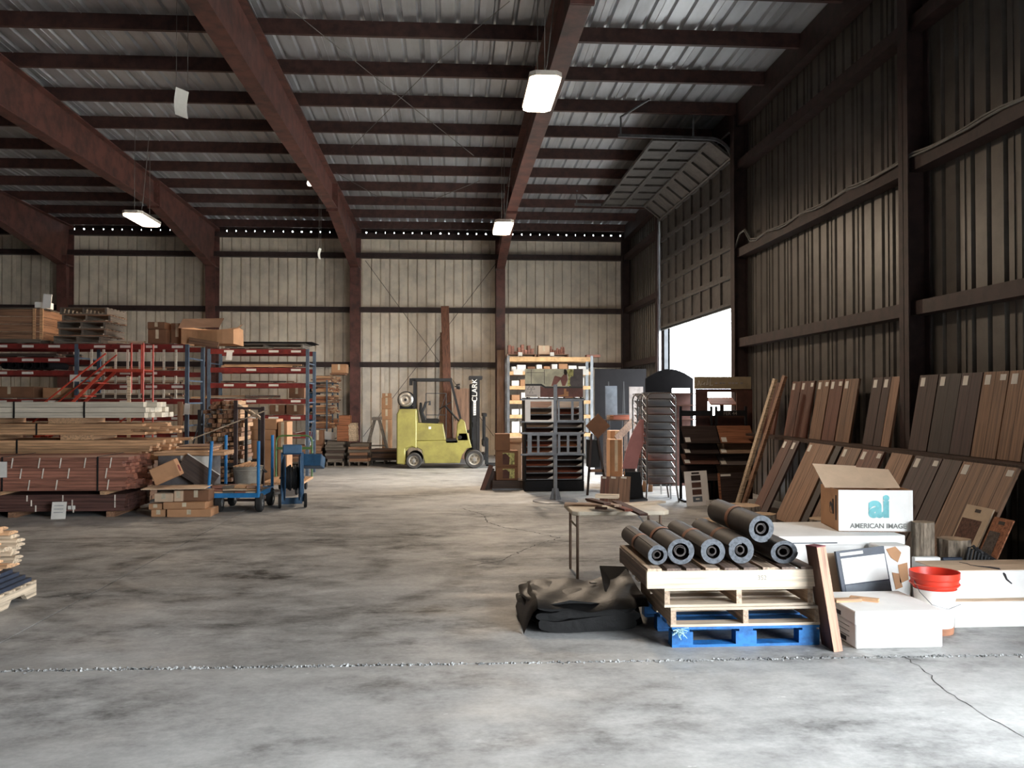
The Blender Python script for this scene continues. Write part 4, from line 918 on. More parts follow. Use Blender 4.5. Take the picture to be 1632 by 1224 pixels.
# overhead guard
zg = fz(603)
for y in (y0 + .05, y1 - .05):
    MB().bar((fx(660), y, fz(652)), (fx(660), y, zg - .03), .06, .06).build('guard_post', 'fork_black', t); MB().bar((fx(734), y, fz(668)), (fx(718), y, zg - .03), .07, .06).build('guard_post', 'fork_black', t)
    MB().bar((fx(656), y, zg - .03), (fx(720), y, zg - .03), .06, .07).build('guard_rail', 'fork_black', t)
for k in range(7): x = fx(658) + (fx(718) - fx(658)) * k / 6; MB().bar((x, y0 + .05, zg - .03), (x, y1 - .05, zg - .03), .03, .04).build('guard_bar', 'fork_black', t)
MB().bb(fx(652), fx(657), y0 + .05, y0 + .17, fz(614), fz(603)).build('rear_lamp', 'fork_black', t)
hl = MB().lathe([(0, -.05), (.06, -.04), (.075, .03), (.07, .05), (0, .05)], (0, 0, 0), 'X', 16).build('work_lamp', 'fork_black', t, True, loc=(fx(730), y0 + .06, fz(616))); MB().lathe([(.066, .05), (.0, .056)], (0, 0, 0), 'X', 16).build('lens', 'tank_alu', hl, True); MB().bar((-.08, 0, 0), (0, 0, 0), .03, .03).build('lamp_arm', 'fork_black', hl)
# propane tank
tk = MB().lathe([(0, -.02), (.1, -.01), (.185, .06), (.19, .1), (.19, .72), (.18, .78), (.1, .84), (0, .85)], (0, 0, 0), 'Y', 26).build('propane_tank', 'tank_alu', t, True, loc=(fx(646), .14, fz(637)))
MB().lathe([(.13, -.06), (.15, -.06), (.15, .05), (.13, .05), (.13, -.06)], (0, 0, 0), 'Y', 22).build('tank_collar', 'tank_alu', tk, True)
MB().lathe([(0, -.04), (.035, -.04), (.035, .03)], (0, 0, 0), 'Y', 10).build('valve', 'steel_dark', tk)
for y in (.3, .7): MB().bb(fx(636), fx(657), y - .03, y + .03, fz(653), fz(647)).build('tank_cradle', 'fork_black', t)
for y in (.3, .7): MB().tube([(fx(646) + .2 * math.cos(a), y, fz(637) + .2 * math.sin(a)) for a in [2 * math.pi * i / 20 for i in range(20)]], .014, 6, closed=True).build('tank_strap', 'fork_black', t)
# seat, wheel, levers
MB().prism([(fx(672), fz(676)), (fx(697), fz(676)), (fx(701), fz(671)), (fx(698), fz(668)), (fx(678), fz(668)), (fx(672), fz(655)), (fx(671), fz(642)), (fx(668), fz(641)), (fx(667), fz(655))], 'Y', .33, .82).build('seat', 'fork_black', t, bevel=.02)
for y in (.28, .86): MB().tube([(fx(672), y, fz(657)), (fx(678), y, fz(641)), (fx(684), y, fz(640)), (fx(684), y, fz(646))], .025, 8).build('armrest', 'fork_black', t)
sw = [(0 + .17 * math.cos(a), .17 * math.sin(a), 0) for a in [2 * math.pi * i / 22 for i in range(22)]]
ms = MB().tube(sw, .014, 7, closed=True); ms.bar((-.17, 0, 0), (.17, 0, 0), .025, .012); ms.bar((0, -.17, 0), (0, .17, 0), .025, .012); ms.build('steering_wheel', 'fork_black', t, loc=(fx(709), .57, fz(647)), rot=(0, R(-32), 0))
MB().tube([(fx(709), .57, fz(647)), (fx(732), .57, fz(672))], .025, 8).build('steering_column', 'fork_black', t)
for k in range(3): MB().tube([(fx(727), .75 + k * .07, fz(672)), (fx(719), .75 + k * .07, fz(655))], .009, 6).build('lever', 'steel_dark', t)
# mast, carriage and forks
zm = fz(599)
for y in (.14, WD - .14):
    for dx, zt_ in ((0, zm), (.09, zm - .05)): MB().bb(fx(754) + dx, fx(754) + dx + .08, y - .06, y + .06, .08, zt_).build('mast_rail', 'fork_black', t)
    MB().tube([(fx(752), y + .12, .2), (fx(752), y + .12, zm - .2)], .04, 10).build('lift_cylinder', 'steel_dark', t)
for z in (.3, 1.1, zm - .1): MB().bb(fx(756), fx(764), .14, WD - .14, z - .06, z + .06).build('mast_crossbar', 'fork_black', t)
MB().bb(fx(748), fx(769), .05, WD - .05, zm - .08, zm).build('mast_head', 'fork_black', t)
for z in (.28, .62): MB().bb(fx(770), fx(774), .02, WD - .02, z - .07, z + .07).build('carriage_bar', 'fork_black', t)
for k in range(6): y = .1 + (WD - .2) * k / 5; MB().bb(fx(771), fx(774), y - .02, y + .02, .6, fz(660)).build('backrest_bar', 'fork_black', t)
MB().bb(fx(770), fx(776), .02, WD - .02, fz(664), fz(659)).build('backrest_top', 'fork_black', t)
for y in (.25, WD - .25): MB().bb(fx(775), fx(779), y - .06, y + .06, .05, .75).bb(fx(775), fx(775) + 1.0, y - .06, y + .06, .04, .08).build('fork', 'steel_dark', t)
for y in (.3, .8): MB().bar((fx(741), y, fz(690)), (fx(755), y, fz(688)), .06, .06).build('tilt_cylinder', 'steel_dark', t)
def letters(txt, size, parent, loc, rot, mat, name='lettering', ext=.002, bold=0.0):
    c = bpy.data.curves.new('lettering', 'FONT'); c.body = txt; c.size = size; c.extrude = ext; c.offset = bold; c.align_x = 'CENTER'; c.align_y = 'CENTER'
    o = bpy.data.objects.new('tmp_text', c); COL.objects.link(o); dg = bpy.context.evaluated_depsgraph_get(); me = bpy.data.meshes.new_from_object(o.evaluated_get(dg)); bpy.data.objects.remove(o)
    me.materials.clear(); me.materials.append(M(mat)); q = obj(name, me, parent, loc, rot); return q
letters('CLARK', .19, t, (fx(754) + .045, .078, fz(622)), (R(90), R(-90), 0), 'decal_white')
MB().bb(fx(754) + .01, fx(754) + .075, .074, .079, fz(662), fz(638)).build('data_decal', 'decal_white', t)
for k in range(5): MB().bb(fx(754) + .02, fx(754) + .065, .071, .075, fz(660 - k * 4.2), fz(659.3 - k * 4.2)).build('decal_print', 'fork_black', t)
MB().bb(fx(683), fx(687), .066, .071, fz(684), fz(680)).build('hood_sticker', 'decal_white', t)
letters('CLARK', .12, t, (fx(672), .068, fz(684)), (R(90), 0, 0), 'fork_yellow')
MB().lathe([(0, -.01), (.05, -.01), (.05, .02)], (fx(733), y0, fz(697)), 'Y', 14).build('fuel_cap', 'fork_black', t)
# ------------------------------------------------------------------ pale timber shelf by the back wall
spec('shelf_pine', (222, 178, 126), r=.6); spec('poster_wall', (214, 212, 186), r=.5, v=.12, s=(4, 4, 4), b=0); spec('poster_floor', (112, 66, 56), r=.5, b=0); spec('poster_skin', (140, 92, 84), r=.6, b=0); spec('poster_grey', (86, 78, 78), r=.5, b=0); spec('poster_pale', (222, 216, 210), r=.5, b=0, v=.03); spec('poster_band', (50, 48, 44), r=.5, b=0); spec('poster_leaf', (188, 186, 120), r=.6, b=0, v=.3, s=(20, 20, 20)); spec('poster_tan', (190, 136, 92), r=.6, b=0); spec('hair_dark', (40, 28, 24), r=.7, b=0)
spec('display_black', (28, 28, 31), r=.6, v=.06, spec=.2); spec('frame_white', (232, 232, 230), r=.5, v=.03); spec('frame_grey', (120, 123, 128), r=.45, m=.3); spec('mauve', (170, 118, 116), r=.7, v=.05); spec('slate_grey', (92, 98, 106), r=.6); spec('dusty_grey', (150, 142, 138), r=.7, v=.12); spec('sign_tan', (150, 134, 108), r=.7, v=.08); spec('sign_brown', (80, 48, 40), r=.7); spec('orange_red', (214, 60, 44), r=.6); spec('bag_white', (228, 226, 222), r=.5, v=.08)
wood('s_red', (150, 76, 54), spec=.2, r=.7); wood('s_orange', (178, 108, 72), spec=.2, r=.7); wood('s_tan', (176, 140, 112), spec=.2, r=.7); wood('s_dark', (62, 48, 44), spec=.2, r=.7); wood('s_brown', (108, 70, 56), spec=.2, r=.7); wood('s_grey', (108, 96, 90), spec=.2, r=.7)
SMP = ('s_red', 's_brown', 's_orange', 's_dark', 's_tan', 's_grey')
Yg = 25.2; xa, xb = wx(810, Yg), wx(943, Yg); gz = [wz(y, Yg, 880) for y in (569, 592, 615, 638, 661, 690)]
t = thing('timber_shelf', 'tall open shelf with pale timber beams by the back wall', 'shelf', (0, 0, 0))
for x in (xa, xb):
    for y in (Yg, Yg + .9): MB().bb(x - .04, x + .04, y - .03, y + .03, 0, gz[0] + .04).build('post', 'steel_grey', t)
for k, z in enumerate(gz):
    for y in (Yg - .01, Yg + .91): MB().bb(xa + .04, xb - .04, y - .02, y + .02, z - (.13 if k == 0 else .1), z).build('beam', 'shelf_pine', t)
    for q in range(6): MB().bb(xa + .06, xb - .06, Yg + .02 + q * .145, Yg + .02 + q * .145 + .13, z - .03, z - .002).build('deck_board', 'w_light', t)
r = random.Random(31)
for k, z in enumerate(gz[1:]):
    q = xa + .1; lim = (gz[k] - z) - .17
    while q < xb - .3:
        w_ = r.uniform(.13, .26); h = lim * r.uniform(.5, .98); m_ = r.choice(('card_white', 'card_white', 'card', 'bag_white', 'card_dark'))
        o = carton('%s carton on the %s shelf of the pale timber shelving' % ({'card_white': 'white', 'bag_white': 'off-white', 'card': 'brown', 'card_dark': 'dark brown'}[m_], ('top', 'second', 'third', 'fourth', 'lowest')[k]), q, q + w_, Yg + .05, Yg + .05 + r.uniform(.3, .6), z, z + h, m_, tape=False, group='cartons on the pale timber shelving')
        MB().bb(-w_ * .3, w_ * .3, -r.uniform(.3, .3) * 0 - .0, .0, 0, 0.001).build('paper_label', 'label_white', o) if False else None
        q += w_ + r.uniform(.02, .06)
for k in range(6):
    q = xa + .15 + k * .38; tag(MB().bb(q, q + .26, Yg - .04, Yg - .033, gz[1] - .1, gz[1] + .06).build('shelf_card', 'label_white'), 'white paper card fixed along the top beam of the pale shelf', 'card', 'cards along the pale shelf beam')
for k, (a, c) in enumerate(((806, 853), (856, 905))):
    cx = (wx(a, Yg) + wx(c, Yg)) / 2; w_ = wx(c, Yg) - wx(a, Yg)
    pallet(['small pallet of dark offcuts on top of the pale shelf', 'small pallet with a pale bundle on top of the pale shelf'][k], (cx + .04, Yg + .45, gz[0] + .001), w_, .7, ('w_mid', 'w_mid_y'), h=.09)
    tag(MB().bb(cx - .06, cx + .06, Yg + .085, Yg + .092, gz[0] + .03, gz[0] + .14).build('shelf_card', 'label_white'), ['white card on the pallet of dark offcuts', 'white card on the pallet with the pale bundle'][k], 'card')
zt_ = gz[0] + .092
for k in range(8):
    h = r.uniform(.07, .28); q = wx(810 + k * 5.2, Yg + .2); tag(MB().bb(q, q + .08, Yg + .2, Yg + .6, zt_, zt_ + h).build('wood_block', 'w_red'), 'dark reddish offcut standing on the shelf-top pallet', 'block', 'offcuts on the shelf top')
carton('pale strapped bundle with a white card on the shelf-top pallet', wx(858, Yg + .2), wx(876, Yg + .2), Yg + .2, Yg + .55, zt_, zt_ + .25, 'card_pale')
for k in range(7):
    h = r.uniform(.1, .25); q = wx(879 + k * 3.4, Yg + .2); o = MB().lathe([(0, 0), (.03, 0), (.035, h * .5), (.025, h), (0, h + .01)], n=8).build('knotty_branch', 'w_red'); o.location = (q, Yg + .35, zt_); tag(o, 'short knotty dark branch on the shelf-top pallet', 'branch', 'branches on the shelf top')
tag(MB().bb(wx(935, Yg), wx(957, Yg), Yg - .0, Yg + .3, gz[0] + .001, gz[0] + .07).build('short_beam', 'w_red'), 'reddish short beam overhanging the corner of the pale shelf', 'beam')
tag(MB().bb(wx(792, 26.2), wx(803, 26.2), 26.2, 26.3, 0, wz(558, 26.2)).build('tall_board', 'w_tan_z'), 'tall tan board standing before the red column', 'board')
# ------------------------------------------------------------------ two-column sample tower with poster header
Yd = 16.75; dx0, dx1 = wx(837, Yd), wx(929, Yd); t = thing('sample_tower', 'black two-column wood sample tower with a picture header', 'display', (0, 0, 0)); Dd = .55
zb_ = wz(766, Yd, 880); ztop_ = wz(634, Yd, 880); xm = (dx0 + dx1) / 2
MB().bb(dx0 - .02, dx1 + .02, Yd - .03, Yd + Dd, 0, zb_).build('base', 'display_black', t, bevel=.01)
for x in (dx0, xm, dx1): MB().bb(x - .018, x + .018, Yd, Yd + Dd, zb_, ztop_).build('side_panel', 'display_black', t)
MB().bb(dx0, dx1, Yd + Dd - .02, Yd + Dd, zb_, ztop_).build('back_panel', 'display_black', t)
NR = 12
for c_ in range(2):
    a = (dx0, xm)[c_] + .022; b_ = (xm, dx1)[c_] - .022
    for k in range(NR):
        z = zb_ + .02 + (ztop_ - zb_ - .1) * k / NR
        sb = MB().bb(a, b_, 0, .42, 0, .014).build('sample_board', r.choice(SMP), t, loc=(0, Yd - .01, z), rot=(R(24), 0, 0))
        MB().bb(a, b_, -.004, .0, -.004, .02).build('tray_lip', 'frame_grey', sb)
        MB().add([(b_ - .11, -.006, .022), (b_ - .004, -.006, .022), (b_ - .004, -.006, .085), (b_ - .11, -.002, .022), (b_ - .004, -.002, .022), (b_ - .004, -.002, .085)], [(0, 1, 2), (3, 5, 4), (0, 3, 4, 1), (1, 4, 5, 2), (2, 5, 3, 0)]).build('corner_label', 'label_white', sb)
# header poster
pz0, pz1 = wz(633, Yd, 880), wz(588, Yd, 880); H = pz1 - pz0; Wp = dx1 - dx0
hd = MB().bb(dx0, dx1, Yd - .01, Yd + .03, pz0, pz1).build('header_board', 'poster_wall', t)
MB().bb(dx0 + .03, dx0 + .06, Yd, Yd + .03, ztop_ - .02, pz0).bb(dx1 - .06, dx1 - .03, Yd, Yd + .03, ztop_ - .02, pz0).build('header_post', 'display_black', t) if False else None
for x in (dx0 + .04, dx1 - .04): MB().bb(x - .015, x + .015, Yd, Yd + .03, ztop_ - .03, pz0).build('header_post', 'display_black', t)
def pp(u, v, d=.002): return (dx0 + u * Wp, Yd - .0105 - d, pz0 + v * H)
def flat(name, mat, uv, d):
    P = [pp(u, v, d) for u, v in uv]; n = len(P); MB().add(P, [tuple(range(n))]).build(name, mat, hd)
flat('print_floor', 'poster_floor', [(.24, 0), (1, 0), (1, .32), (.34, .32), (.26, .4)], .001); flat('print_logo_ground', 'poster_pale', [(0, 0), (.26, 0), (.26, .40), (0, .40)], .0012)
flat('print_band', 'poster_band', [(0, .40), (.27, .40), (.34, .32), (1, .32), (1, .37), (.35, .38), (.28, .47), (0, .47)], .002); flat('print_sofa', 'poster_grey', [(.76, .37), (1, .37), (1, 1), (.84, 1), (.83, .75), (.77, .7)], .0015)
flat('print_plant', 'poster_leaf', [(.72, .95), (.78, 1), (.84, .95), (.83, .74), (.78, .72), (.77, .5), (.79, .4), (.73, .4), (.75, .7)], .0018)
flat('print_tan_mat', 'poster_tan', [(.57, .03), (.75, .03), (.75, .2), (.71, .2), (.71, .3), (.67, .3), (.67, .1), (.57, .06)], .0016)
for u in (.1, .325): flat('print_window_bar', 'poster_band', [(u, .47), (u + .008, .47), (u + .008, .98), (u, .98)], .0018)
flat('print_window_bar', 'poster_band', [(.02, .86), (.325, .86), (.325, .875), (.02, .875)], .0019)
flat('print_figure', 'poster_skin', [(.45, .40), (.50, .72), (.52, .76), (.62, .70), (.68, .84), (.72, .84), (.735, .62), (.69, .40), (.64, .40), (.61, .62), (.55, .48), (.53, .40)], .0025)
flat('print_hair', 'hair_dark', [(.665, .86), (.67, .97), (.69, 1.0), (.72, .94), (.73, .86), (.715, .78), (.68, .8)], .003)
for (u, v, f) in ((.07, .30, 1), (.135, .30, 1), (.102, .16, 1)):
    o_ = [(u, v + .085), (u + .032, v - .02), (u - .032, v - .02)]; pts = [pp(*q, .004) for q in o_]
    MB().tube(pts, .006, 5, closed=True).build('logo_triangle', 'hair_dark', hd)
MB().bb(dx0 + .02 * Wp, dx0 + .2 * Wp, Yd - .0135, Yd - .0125, pz0 + .055 * H, pz0 + .075 * H).build('logo_print', 'poster_grey', hd)
# ------------------------------------------------------------------ steel post stand with swinging frames
Ys = 15.1; sx = wx(885, Ys); t = thing('frame_stand', 'grey steel post stand with four swinging sample frames on a round foot', 'display', (sx, Ys, 0))
MB().lathe([(0, 0), (.39, 0), (.39, .012), (.36, .025), (0, .03)], n=36).build('foot_plate', 'frame_grey', t, True)
MB().bb(-.03, .03, -.03, .03, .02, wz(613, Ys, 885)).build('post', 'frame_grey', t)
for a in range(4): MB().add([(.03, -.006, .03), (.1, -.006, .03), (.05, -.006, .22), (.03, -.006, .22), (.03, .006, .03), (.1, .006, .03), (.05, .006, .22), (.03, .006, .22)], [(0, 1, 2, 3), (7, 6, 5, 4), (0, 4, 5, 1), (1, 5, 6, 2), (2, 6, 7, 3), (3, 7, 4, 0)]).build('gusset', 'frame_grey', t, rot=(0, 0, a * math.pi / 2))
for py in (637, 672, 690, 724):
    z = wz(py, Ys, 885); MB().bb(-.6, .5, -.075, -.045, z - .015, z + .015).build('arm', 'frame_grey', t)
def sframe(p0, p1, y0_, y1_, mat, bars, nm, bw=(.09, .03)):
    a, c = wx(p0, Ys) - sx, wx(p1, Ys) - sx; z1_, z0_ = wz(y0_, Ys, 885), wz(y1_, Ys, 885)
    MB().bb(a, a + bw[0], -.11, -.08, z0_, z1_).bb(c - bw[1], c, -.11, -.08, z0_, z1_).bb(a + bw[0], c - bw[1], -.11, -.08, z1_ - .03, z1_).bb(a + bw[0], c - bw[1], -.11, -.08, z0_, z0_ + .03).build(nm, mat, t)
    for b_ in bars: q = wx(b_, Ys) - sx; MB().bb(q - .02, q + .02, -.108, -.082, z0_ + .03, z1_ - .03).build('frame_bar', mat, t)
sframe(836, 881, 637, 672, 'frame_white', (), 'white_frame'); sframe(888, 927, 637, 672, 'frame_grey', (911,), 'grey_frame', (.03, .06)); sframe(840, 881, 691, 723, 'frame_grey', (857,), 'grey_frame', (.07, .02)); sframe(888, 924, 691, 723, 'frame_grey', (904,), 'grey_frame', (.04, .06))
# ------------------------------------------------------------------ printed cartons left of the tower
Yn = 17.0; t = thing('display_plinth', 'low dark plinth with a metal edge under the printed cartons', 'plinth', (0, 0, 0)); a, c = wx(785, Yn), wx(833, Yn); zp_ = wz(766, Yn)
MB().bb(a, c, Yn, Yn + .5, .03, zp_).build('body', 'w_dark', t); MB().bb(a - .01, c + .005, Yn - .01, Yn + .5, 0, .03).build('edge', 'frame_grey', t)
def printed(label, p0, p1, yt, yb, z0, win):
    x0, x1 = wx(p0, Yn), wx(p1, Yn); z1_ = wz(yt, Yn); o = carton(label, x0, x1, Yn + .06, Yn + .42, z0, z1_, 'card_dark', tape=False)
    if win:
        h = z1_ - z0; w_ = x1 - x0
        MB().bb(-w_ * .2, w_ * .34, -.184, -.1805, h * .15, h * .88).build('printed_picture', 'poster_leaf', o); MB().add([(-w_ * .2, -.1855, h * .15), (w_ * .1, -.1855, h * .15), (w_ * .12, -.1855, h * .6), (-w_ * .05, -.1855, h * .85), (-w_ * .2, -.1855, h * .8)], [(0, 1, 2, 3, 4)]).build('printed_shape', 'sign_brown', o)
    return z1_ + .006
z = printed('brown printed carton with a pale picture, lower of two', 791, 826, 745, 766, zp_ + .001, True); z = printed('brown printed carton with a pale picture, upper of two', 791, 826, 719, 744, z, True)
printed('plain brown carton on top of the printed cartons', 790, 813, 692, 718, z, False)
for k in range(4): o = MB().bb(-.26, .26, 0, .3, 0, .02).build('cardboard_sheet', 'card_pale'); o.location = (wx(812 + k * 3, 17.6), 17.55, .895 + k * .022); o.rotation_euler = (0, 0, R(-8 + 6 * k)); tag(o, 'pale cardboard sheet sticking out behind the printed cartons', 'cardboard', 'cardboard behind the printed cartons')
t = thing('pale_carton', 'tall pale carton holding loose cardboard sheets', 'box', (wx(812, 17.6), 17.7, 0)); MB().bb(-.25, .25, -.1, .25, 0, .89).build('body', 'card_pale', t, bevel=.008); MB().bb(-.25, .25, .25, .256, .6, .88).build('flap', 'card_pale', t)
for k in range(4):
    o = MB().bb(0, .09, -.012, .012, 0, .52 - .06 * k).build('short_plank', ('w_red_z', 'w_dark_z', 'w_walnut_z', 'w_red_z')[k]); o.location = (wx(765 + k * 4, Yn + .05), Yn + .05 + .05 * k, 0.0); o.rotation_euler = (R(-4), R(20), 0); tag(o, 'short dark plank leaning beside the printed cartons', 'plank', 'planks leaning at the plinth')
# ------------------------------------------------------------------ dark boards and stands before the door
Yq = 20.3; o = MB().bb(wx(948, Yq), wx(1030, Yq), 0, .03, 0, wz(588, Yq, 990)).build('black_board', 'black_panel'); o.location = (0, Yq, 0); tag(o, 'very large black board standing behind the sample stands', 'board')
Yq = 19.6; t = thing('easel_rack', 'black wire easel rack holding grey tiles', 'rack', (wx(982, Yq), Yq, 0))
for s_ in (-.17, .17):
    MB().bar((s_, -.3, 0), (s_, .0, wz(608, Yq)), .025, .02).build('upright', 'black_matte', t); MB().bar((s_, .3, 0), (s_, .0, wz(608, Yq)), .025, .02).build('upright', 'black_matte', t)
for z in (.35, .7, 1.05, 1.4): MB().bb(-.2, .3, -.35 + z * .13, -.28 + z * .13, z, z + .02).build('ledge', 'black_matte', t)
o = MB().bb(-.13, .13, 0, .02, 0, .72).build('grey_tile', 'slate_grey'); o.location = (wx(976, 19.0), 19.1, wz(668, 19.0)); o.rotation_euler = (R(-4), 0, 0)
tag(o, 'blue-grey tile panel propped on the easel rack', 'tile')
MB().bb(wx(964, 19.0), wx(1000, 19.0), 18.9, 19.5, 0, wz(668.5, 19.0)).build('support', 'w_dark') if False else None
t = thing('low_table', 'dark low bench under the blue-grey tile', 'bench', (wx(982, 19.0), 19.15, 0)); hz = wz(669, 19.0)
MB().bb(-.26, .26, -.15, .08, hz - .03, hz).build('top', 'w_dark', t)
for x in (-.23, .23):
    for y in (-.12, .05): MB().bb(x - .02, x + .02, y - .02, y + .02, 0, hz - .03).build('leg', 'w_dark', t)
for k in range(3): o = MB().bb(-.2, .2, 0, .012, 0, .1).build('wood_sample', ('s_tan', 's_orange', 's_red')[k]); o.location = (wx(984 + k * 5, 18.85), 18.92 - .03 * k, hz - .18 + .0); o.rotation_euler = (R(-6), 0, 0); o.location.z = hz + .001; o.location.y = 19.02 - .03 * k; tag(o, ['tan wood sample before the blue-grey tile', 'orange wood sample before the blue-grey tile', 'red wood sample before the blue-grey tile'][k], 'sample')
Yq = 18.6; o = MB().bb(-.15, .15, 0, .02, 0, wz(616, Yq)).build('tall_tile', 'dusty_grey'); o.location = (wx(1015, Yq), Yq, 0); o.rotation_euler = (R(-2), 0, 0); tag(o, 'tall dusty grey panel standing behind the chrome rack', 'panel')
o = thing('orange_strips', 'orange-red plastic strip hanging beside the pale shelf', 'strip', at(956, 648, 21.5)); MB().bb(-.045, .045, 0, .02, .02, .25).build('upper_strip', 'orange_red', o); MB().bb(-.04, .05, 0, .02, -.16, .01).build('lower_strip', 'orange_red', o, rot=(0, R(-6), 0)); MB().bb(-.02, .02, .02, .03, -at(956, 648, 21.5).z, .3).build('holder', 'w_dark', o)
# arch-topped black board
Yq = 17.6; xa, xb = wx(1029, Yq), wx(1105, Yq); z0_, z1_ = wz(606, Yq, 1067), wz(588, Yq, 1067); zl = wz(641, Yq, 1067); zs = wz(619, Yq, 1067)
t = thing('arched_display', 'black arch-topped display back with a lit gap and brown shelves', 'display', (0, 0, 0)); n = 14
poly = [(xa, zs)] + [(xa + (xb - xa) * i / n, z0_ + (z1_ - z0_) * math.sin(math.pi * (i / n) * .9 + .15)) for i in range(n + 1)] + [(xb, zs)]
MB().prism(poly, 'Y', Yq, Yq + .04).build('arched_top', 'black_panel', t)
for a, c in ((xa, xa + (xb - xa) * .55), (xb - .06, xb)): MB().bb(a, c, Yq, Yq + .04, 0, zs).build('back_panel', 'black_panel', t)
MB().bb(xa + (xb - xa) * .55, xb - .06, Yq, Yq + .04, 0, wz(626, Yq)).build('lower_panel', 'sign_brown', t)
for py in (627, 645, 668): z = wz(py, Yq); MB().bb(xa, xb, Yq - .25, Yq, z - .02, z).build('shelf', 's_brown', t)
# brown panel with a cut-out and the lettered board above it
Yq = 15.2; xa, xb = wx(1109, Yq), wx(1199, Yq); q0, q1 = wx(1128, Yq), wx(1174, Yq); zt_ = wz(620, Yq, 1150); w0, w1 = wz(662, Yq, 1150), wz(625, Yq, 1150)
t = thing('cutout_display', 'brown display panel with a window cut through it', 'display', (0, 0, 0))
MB().bb(xa, q0, Yq, Yq + .04, 0, zt_).build('side_panel', 'sign_brown', t); MB().bb(q1, xb, Yq, Yq + .04, 0, zt_).build('side_panel', 'sign_brown', t); MB().bb(q0, q1, Yq, Yq + .04, w1, zt_).build('head_panel', 'sign_brown', t); MB().bb(q0, q1, Yq, Yq + .04, 0, w0).build('sill_panel', 'sign_brown', t)
t2_ = thing('sign_board', 'tan board with a white scrawl and faint lettering', 'sign', (0, 0, 0)); z0_, z1_ = wz(620, Yq, 1150) + .001, wz(600.5, Yq, 1150)
MB().bb(xa - .02, xb - .03, Yq - .02, Yq + .03, z0_, z1_).build('board', 'sign_tan', t2_)
sc = [(0, .3), (.02, .7), (.05, .25), (.09, .62), (.06, .3), (.11, .4), (.14, .55), (.12, .28), (.17, .3), (.2, .85), (.19, .3), (.25, .9), (.24, .25), (.29, .3)]
MB().tube([(xa + .03 + u * (xb - xa) * .9, Yq - .024, z0_ + v * (z1_ - z0_)) for u, v in sc], .006, 5).build('scrawl', 'label_white', t2_)
for k, u in enumerate((.33, .41, .47, .57, .63, .69, .78)): MB().bb(xa + u * (xb - xa), xa + (u + .045) * (xb - xa), Yq - .0235, Yq - .0205, z0_ + .4 * (z1_ - z0_), z0_ + .55 * (z1_ - z0_)).build('faint_letter', 'dusty_grey', t2_)
o = MB().bb(-.25, .25, 0, .3, 0, .02).build('pink_tray', 's_orange'); o.location = (0, 0, 0); o.rotation_euler = (R(25), 0, 0); t_ = thing('tray_stand', 'reddish tray seen through the window of the brown panel', 'tray', (wx(1151, 15.5), 15.4, 0)); bpy.data.objects.remove(o)
MB().bb(-.24, .24, 0, .32, 0, .02).build('tray', 's_orange', t_, loc=(0, 0, wz(646, 15.5)), rot=(R(22), 0, 0)); MB().bb(-.03, .03, .1, .16, 0, wz(645, 15.5)).build('leg', 'black_matte', t_); MB().bb(-.2, .2, 0, .3, 0, .03).build('foot', 'black_matte', t_)
# ------------------------------------------------------------------ chrome wire sample racks
def chrome_rack(label, p0, p1, Yc_, yt, seed, samples=True):
    xa, xb = wx(p0, Yc_), wx(p1, Yc_); cx = (xa + xb) / 2; hw = (xb - xa) / 2; zt_ = wz(yt, Yc_, p0); rr = random.Random(seed)
    t = thing('wire_rack', label, 'rack', (cx, Yc_, 0)); rad = .1
    for y in (0, .42):
        pts = [(-hw - .03, y - (.06 if y == 0 else -.06), .0), (-hw, y, .32), (-hw, y, zt_ - rad)] + [(-hw + rad * (1 - math.cos(a)), y, zt_ - rad + rad * math.sin(a)) for a in (R(30), R(60), R(90))] + [(hw - rad + rad * math.sin(a), y, zt_ - rad + rad * math.cos(a)) for a in (0, R(30), R(60), R(90))] + [(hw, y, .32), (hw + .03, y - (.06 if y == 0 else -.06), 0)]
        MB().tube(pts, .015, 7).build('hoop', 'chrome', t, True)
    for k in range(12):
        z = .3 + (zt_ - .42) * k / 11; MB().tube([(-hw, 0, z), (hw, 0, z)], .006, 5).build('rung', 'chrome', t); MB().tube([(-hw, .42, z + .12), (hw, .42, z + .12)], .006, 5).build('rung', 'chrome', t)
        for s_ in (-1, 1): MB().tube([(s_ * hw, 0, z), (s_ * hw, .42, z + .12)], .005, 5).build('side_wire', 'chrome', t)
        if samples:
            o = MB().bb(-hw + .03, hw - .03, 0, .4, 0, .014).build('sample_board', rr.choice(('s_dark', 's_brown', 's_red', 's_dark', 's_grey'))); o.location = (cx, Yc_ + .012, z + .008); o.rotation_euler = (R(16), 0, 0); tag(o, 'wood sample tilted on a rung of the ' + ('front' if seed == 1 else 'rear') + ' chrome rack', 'sample', 'samples on the ' + ('front' if seed == 1 else 'rear') + ' chrome rack')
    return t
chrome_rack('chrome wire sample rack with a rounded top, standing in front', 1031, 1077, 14.85, 626, 1); chrome_rack('second chrome wire rack close behind the first', 1016, 1061, 15.6, 628, 2)
